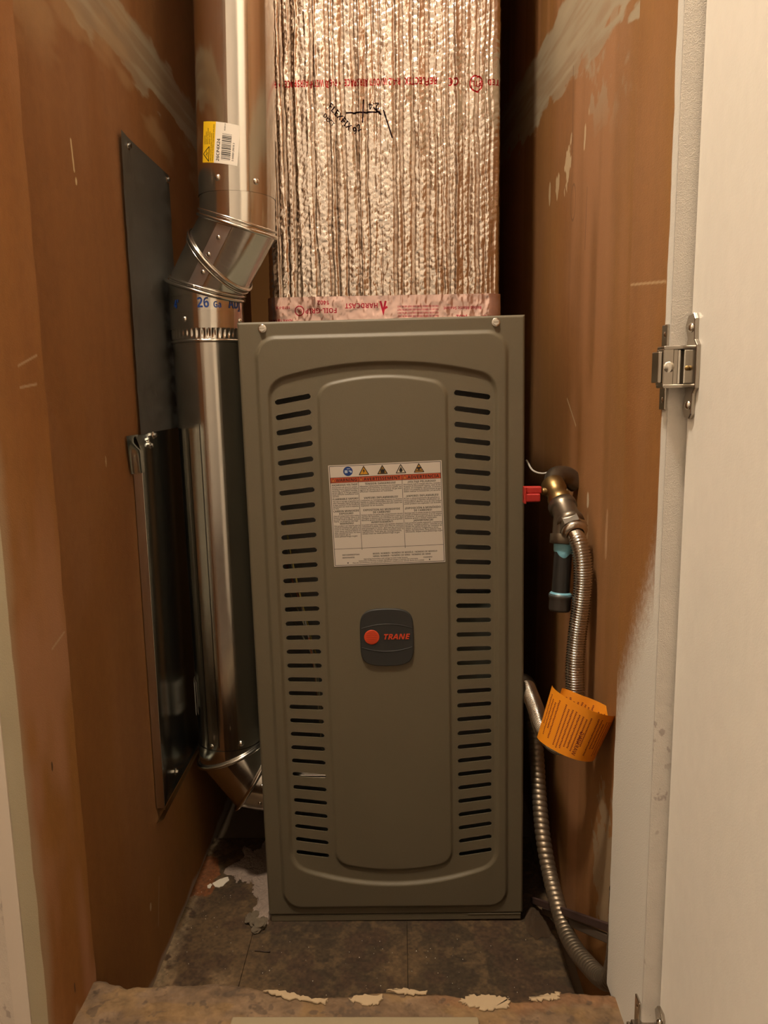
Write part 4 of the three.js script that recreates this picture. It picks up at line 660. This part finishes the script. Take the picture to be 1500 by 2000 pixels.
// ---------------------------------------------------------------- debris
const plasterMat = std(null, 0.9, { map: fieldTex(256, 256, (u, v) => { const n = fbm(u * 8, v * 8, 3, 4), f = fbm(u * 60, v * 60, 4, 3); return sc3(mix3([0.26, 0.195, 0.155], [0.46, 0.355, 0.29], sst(0.35, 0.65, n)), 0.75 + 0.5 * f); }), bumpMap: grain, bumpScale: 0.002 });
{
  const out = [[-0.292, -0.118], [-0.262, -0.155], [-0.272, -0.185], [-0.248, -0.165], [-0.236, -0.205], [-0.226, -0.25], [-0.2005, -0.25], [-0.1995, 0.004], [-0.204, 0.010], [-0.226, -0.01], [-0.219, -0.045], [-0.232, -0.066], [-0.236, -0.09], [-0.262, -0.094]];
  const poly = []; for (let i = 0; i < out.length; i++) { const a = out[i], b = out[(i + 1) % out.length]; for (let k = 0; k < 8; k++) { const t = k / 8, j = (a[0] > -0.202 && b[0] > -0.202) ? 0 : 0.006; poly.push([lerp(a[0], b[0], t) + rr(-j, 0.3 * j), lerp(a[1], b[1], t) + rr(-j, j)]); } }
  const inside = (x, z) => { let c = false; for (let i = 0, j = poly.length - 1; i < poly.length; j = i++) { const [xi, zi] = poly[i], [xj, zj] = poly[j]; if ((zi > z) !== (zj > z) && x < (xj - xi) * (z - zi) / (zj - zi) + xi) c = !c; } return c; };
  const p = [], uv = [], ix = [], n = 70, m = 170, ok = [];
  for (let j = 0; j <= m; j++) for (let i = 0; i <= n; i++) { const x = lerp(-0.300, -0.199, i / n), z = lerp(-0.26, 0.018, j / m), q = inside(x, z); ok.push(q); p.push(x, q ? 0.0012 + 0.007 * Math.max(0, fbm(x * 70, z * 70, 6, 4) - 0.3) + 0.010 * sst(-0.225, -0.2, x) * fbm(x * 40, z * 40, 9, 3) : 0.0002, z); uv.push(x * 6, z * 6); }
  for (let j = 0; j < m; j++) for (let i = 0; i < n; i++) { const a = j * (n + 1) + i, b = a + 1, c = a + n + 1, d = c + 1; if (ok[a] || ok[b] || ok[c] || ok[d]) ix.push(a, d, b, a, c, d); }
  const g = new THREE.BufferGeometry(); g.setAttribute('position', new THREE.Float32BufferAttribute(p, 3)); g.setAttribute('uv', new THREE.Float32BufferAttribute(uv, 2)); g.setIndex(ix); g.computeVertexNormals();
  single('plaster_splatter', g, plasterMat, 'rough pinkish white plaster splatter on the floor along the furnace side', 'plaster');
}
function crumb(x, y, z, r, mat, name, label, cat, k) { const g = new THREE.IcosahedronGeometry(r, 3), p = g.attributes.position; for (let i = 0; i < p.count; i++) { const q = V(p.getX(i), p.getY(i), p.getZ(i)), s = 1 + 1.3 * (fbm(q.x / r * 1.6 + k, q.y / r * 1.6 + q.z / r * 1.3, k, 3) - 0.5); p.setXYZ(i, q.x * s, q.y * s * 0.7, q.z * s); } g.computeVertexNormals(); g.translate(x, y, z); return single(name, g, mat, label, cat); }
const lumpMat = std([0.52, 0.41, 0.28], 0.95, { bumpMap: gr(4, 4), bumpScale: 0.003 });
[[-0.2085, 0.0055, 0.012, 0.0085], [-0.2175, 0.0050, 0.006, 0.0075], [-0.2265, 0.0040, 0.0, 0.0065], [-0.2135, 0.0040, 0.0205, 0.0055], [-0.2205, 0.0035, -0.012, 0.0060], [-0.2065, 0.0040, 0.0025, 0.0062], [-0.2285, 0.0030, -0.0105, 0.0040]].forEach(([x, y, z, q], k) => crumb(x, y, z, q, lumpMat, 'plaster_lump', 'crumbly pale plaster lump at the front left foot of the furnace', 'plaster', 4 + k * 5).userData.group = 'plaster lumps by the furnace foot');
single('dirt_pile', grid(48, 24, (u, v) => { const a = u * Math.PI * 2, rad = v * (0.75 + 0.5 * fbm(Math.cos(a) * 2 + 5, Math.sin(a) * 2 + 5, 7, 3)), x = 0.192 + 0.019 * rad * Math.cos(a), z = 0.004 - 0.034 * rad * Math.sin(a); return [x, 0.0006 + 0.014 * Math.max(0, 1 - v * v) * (0.3 + fbm(x * 140, z * 140, 7, 4)), z]; }), std([0.15, 0.088, 0.042], 0.95, { bumpMap: gr(8, 8), bumpScale: 0.002 }), 'small heap of brown dirt at the front right foot of the furnace', 'dirt');
const chipMat = std([0.72, 0.64, 0.52], 0.7);
single('paint_chip', patch([[-0.302, -0.087], [-0.293, -0.098], [-0.281, -0.103], [-0.278, -0.095], [-0.284, -0.082], [-0.290, -0.077], [-0.296, -0.079]], 0.0008, 0.001, 0.0007, 4, 0.0003), chipMat, 'large white paint chip on the dark floor left of the furnace', 'paint chip');
single('paint_chip', patch([[-0.309, -0.082], [-0.306, -0.086], [-0.302, -0.084], [-0.304, -0.075], [-0.308, -0.076]], 0.0008, 0.001, 0.0004, 3, 0.0002), chipMat, 'tiny white paint chip beside the large one on the floor', 'paint chip');
single('twig', sweep([[-0.209, 0.0012, 0.059], [-0.203, 0.0016, 0.0595], [-0.195, 0.0012, 0.061], [-0.187, 0.0016, 0.0612]], (s) => 0.0008 + 0.0006 * sst(0.016, 0.021, s), 24, 6), std([0.05, 0.03, 0.02], 0.8), 'thin dark twig on the floor in front of the furnace', 'twig');
{
  const gs = []; for (let i = 0; i < 220; i++) { let x = rr(-0.325, 0.205), z = rr(-0.10, 0.30); if (x > -0.205 && z < 0.03) z = rr(0.03, 0.3); const q = new THREE.TetrahedronGeometry(rr(0.0004, 0.0011)); q.rotateX(rr(0, 3)); q.rotateY(rr(0, 3)); q.translate(x, 0.0006, z); gs.push(q); }
  const m = obj('grit', mergeGeometries(gs), std([0.5, 0.44, 0.36], 0.8), scene); m.userData = { kind: 'stuff', label: 'fine pale grit scattered over the closet floor', category: 'grit' };
}

renderer.render(scene, camera);
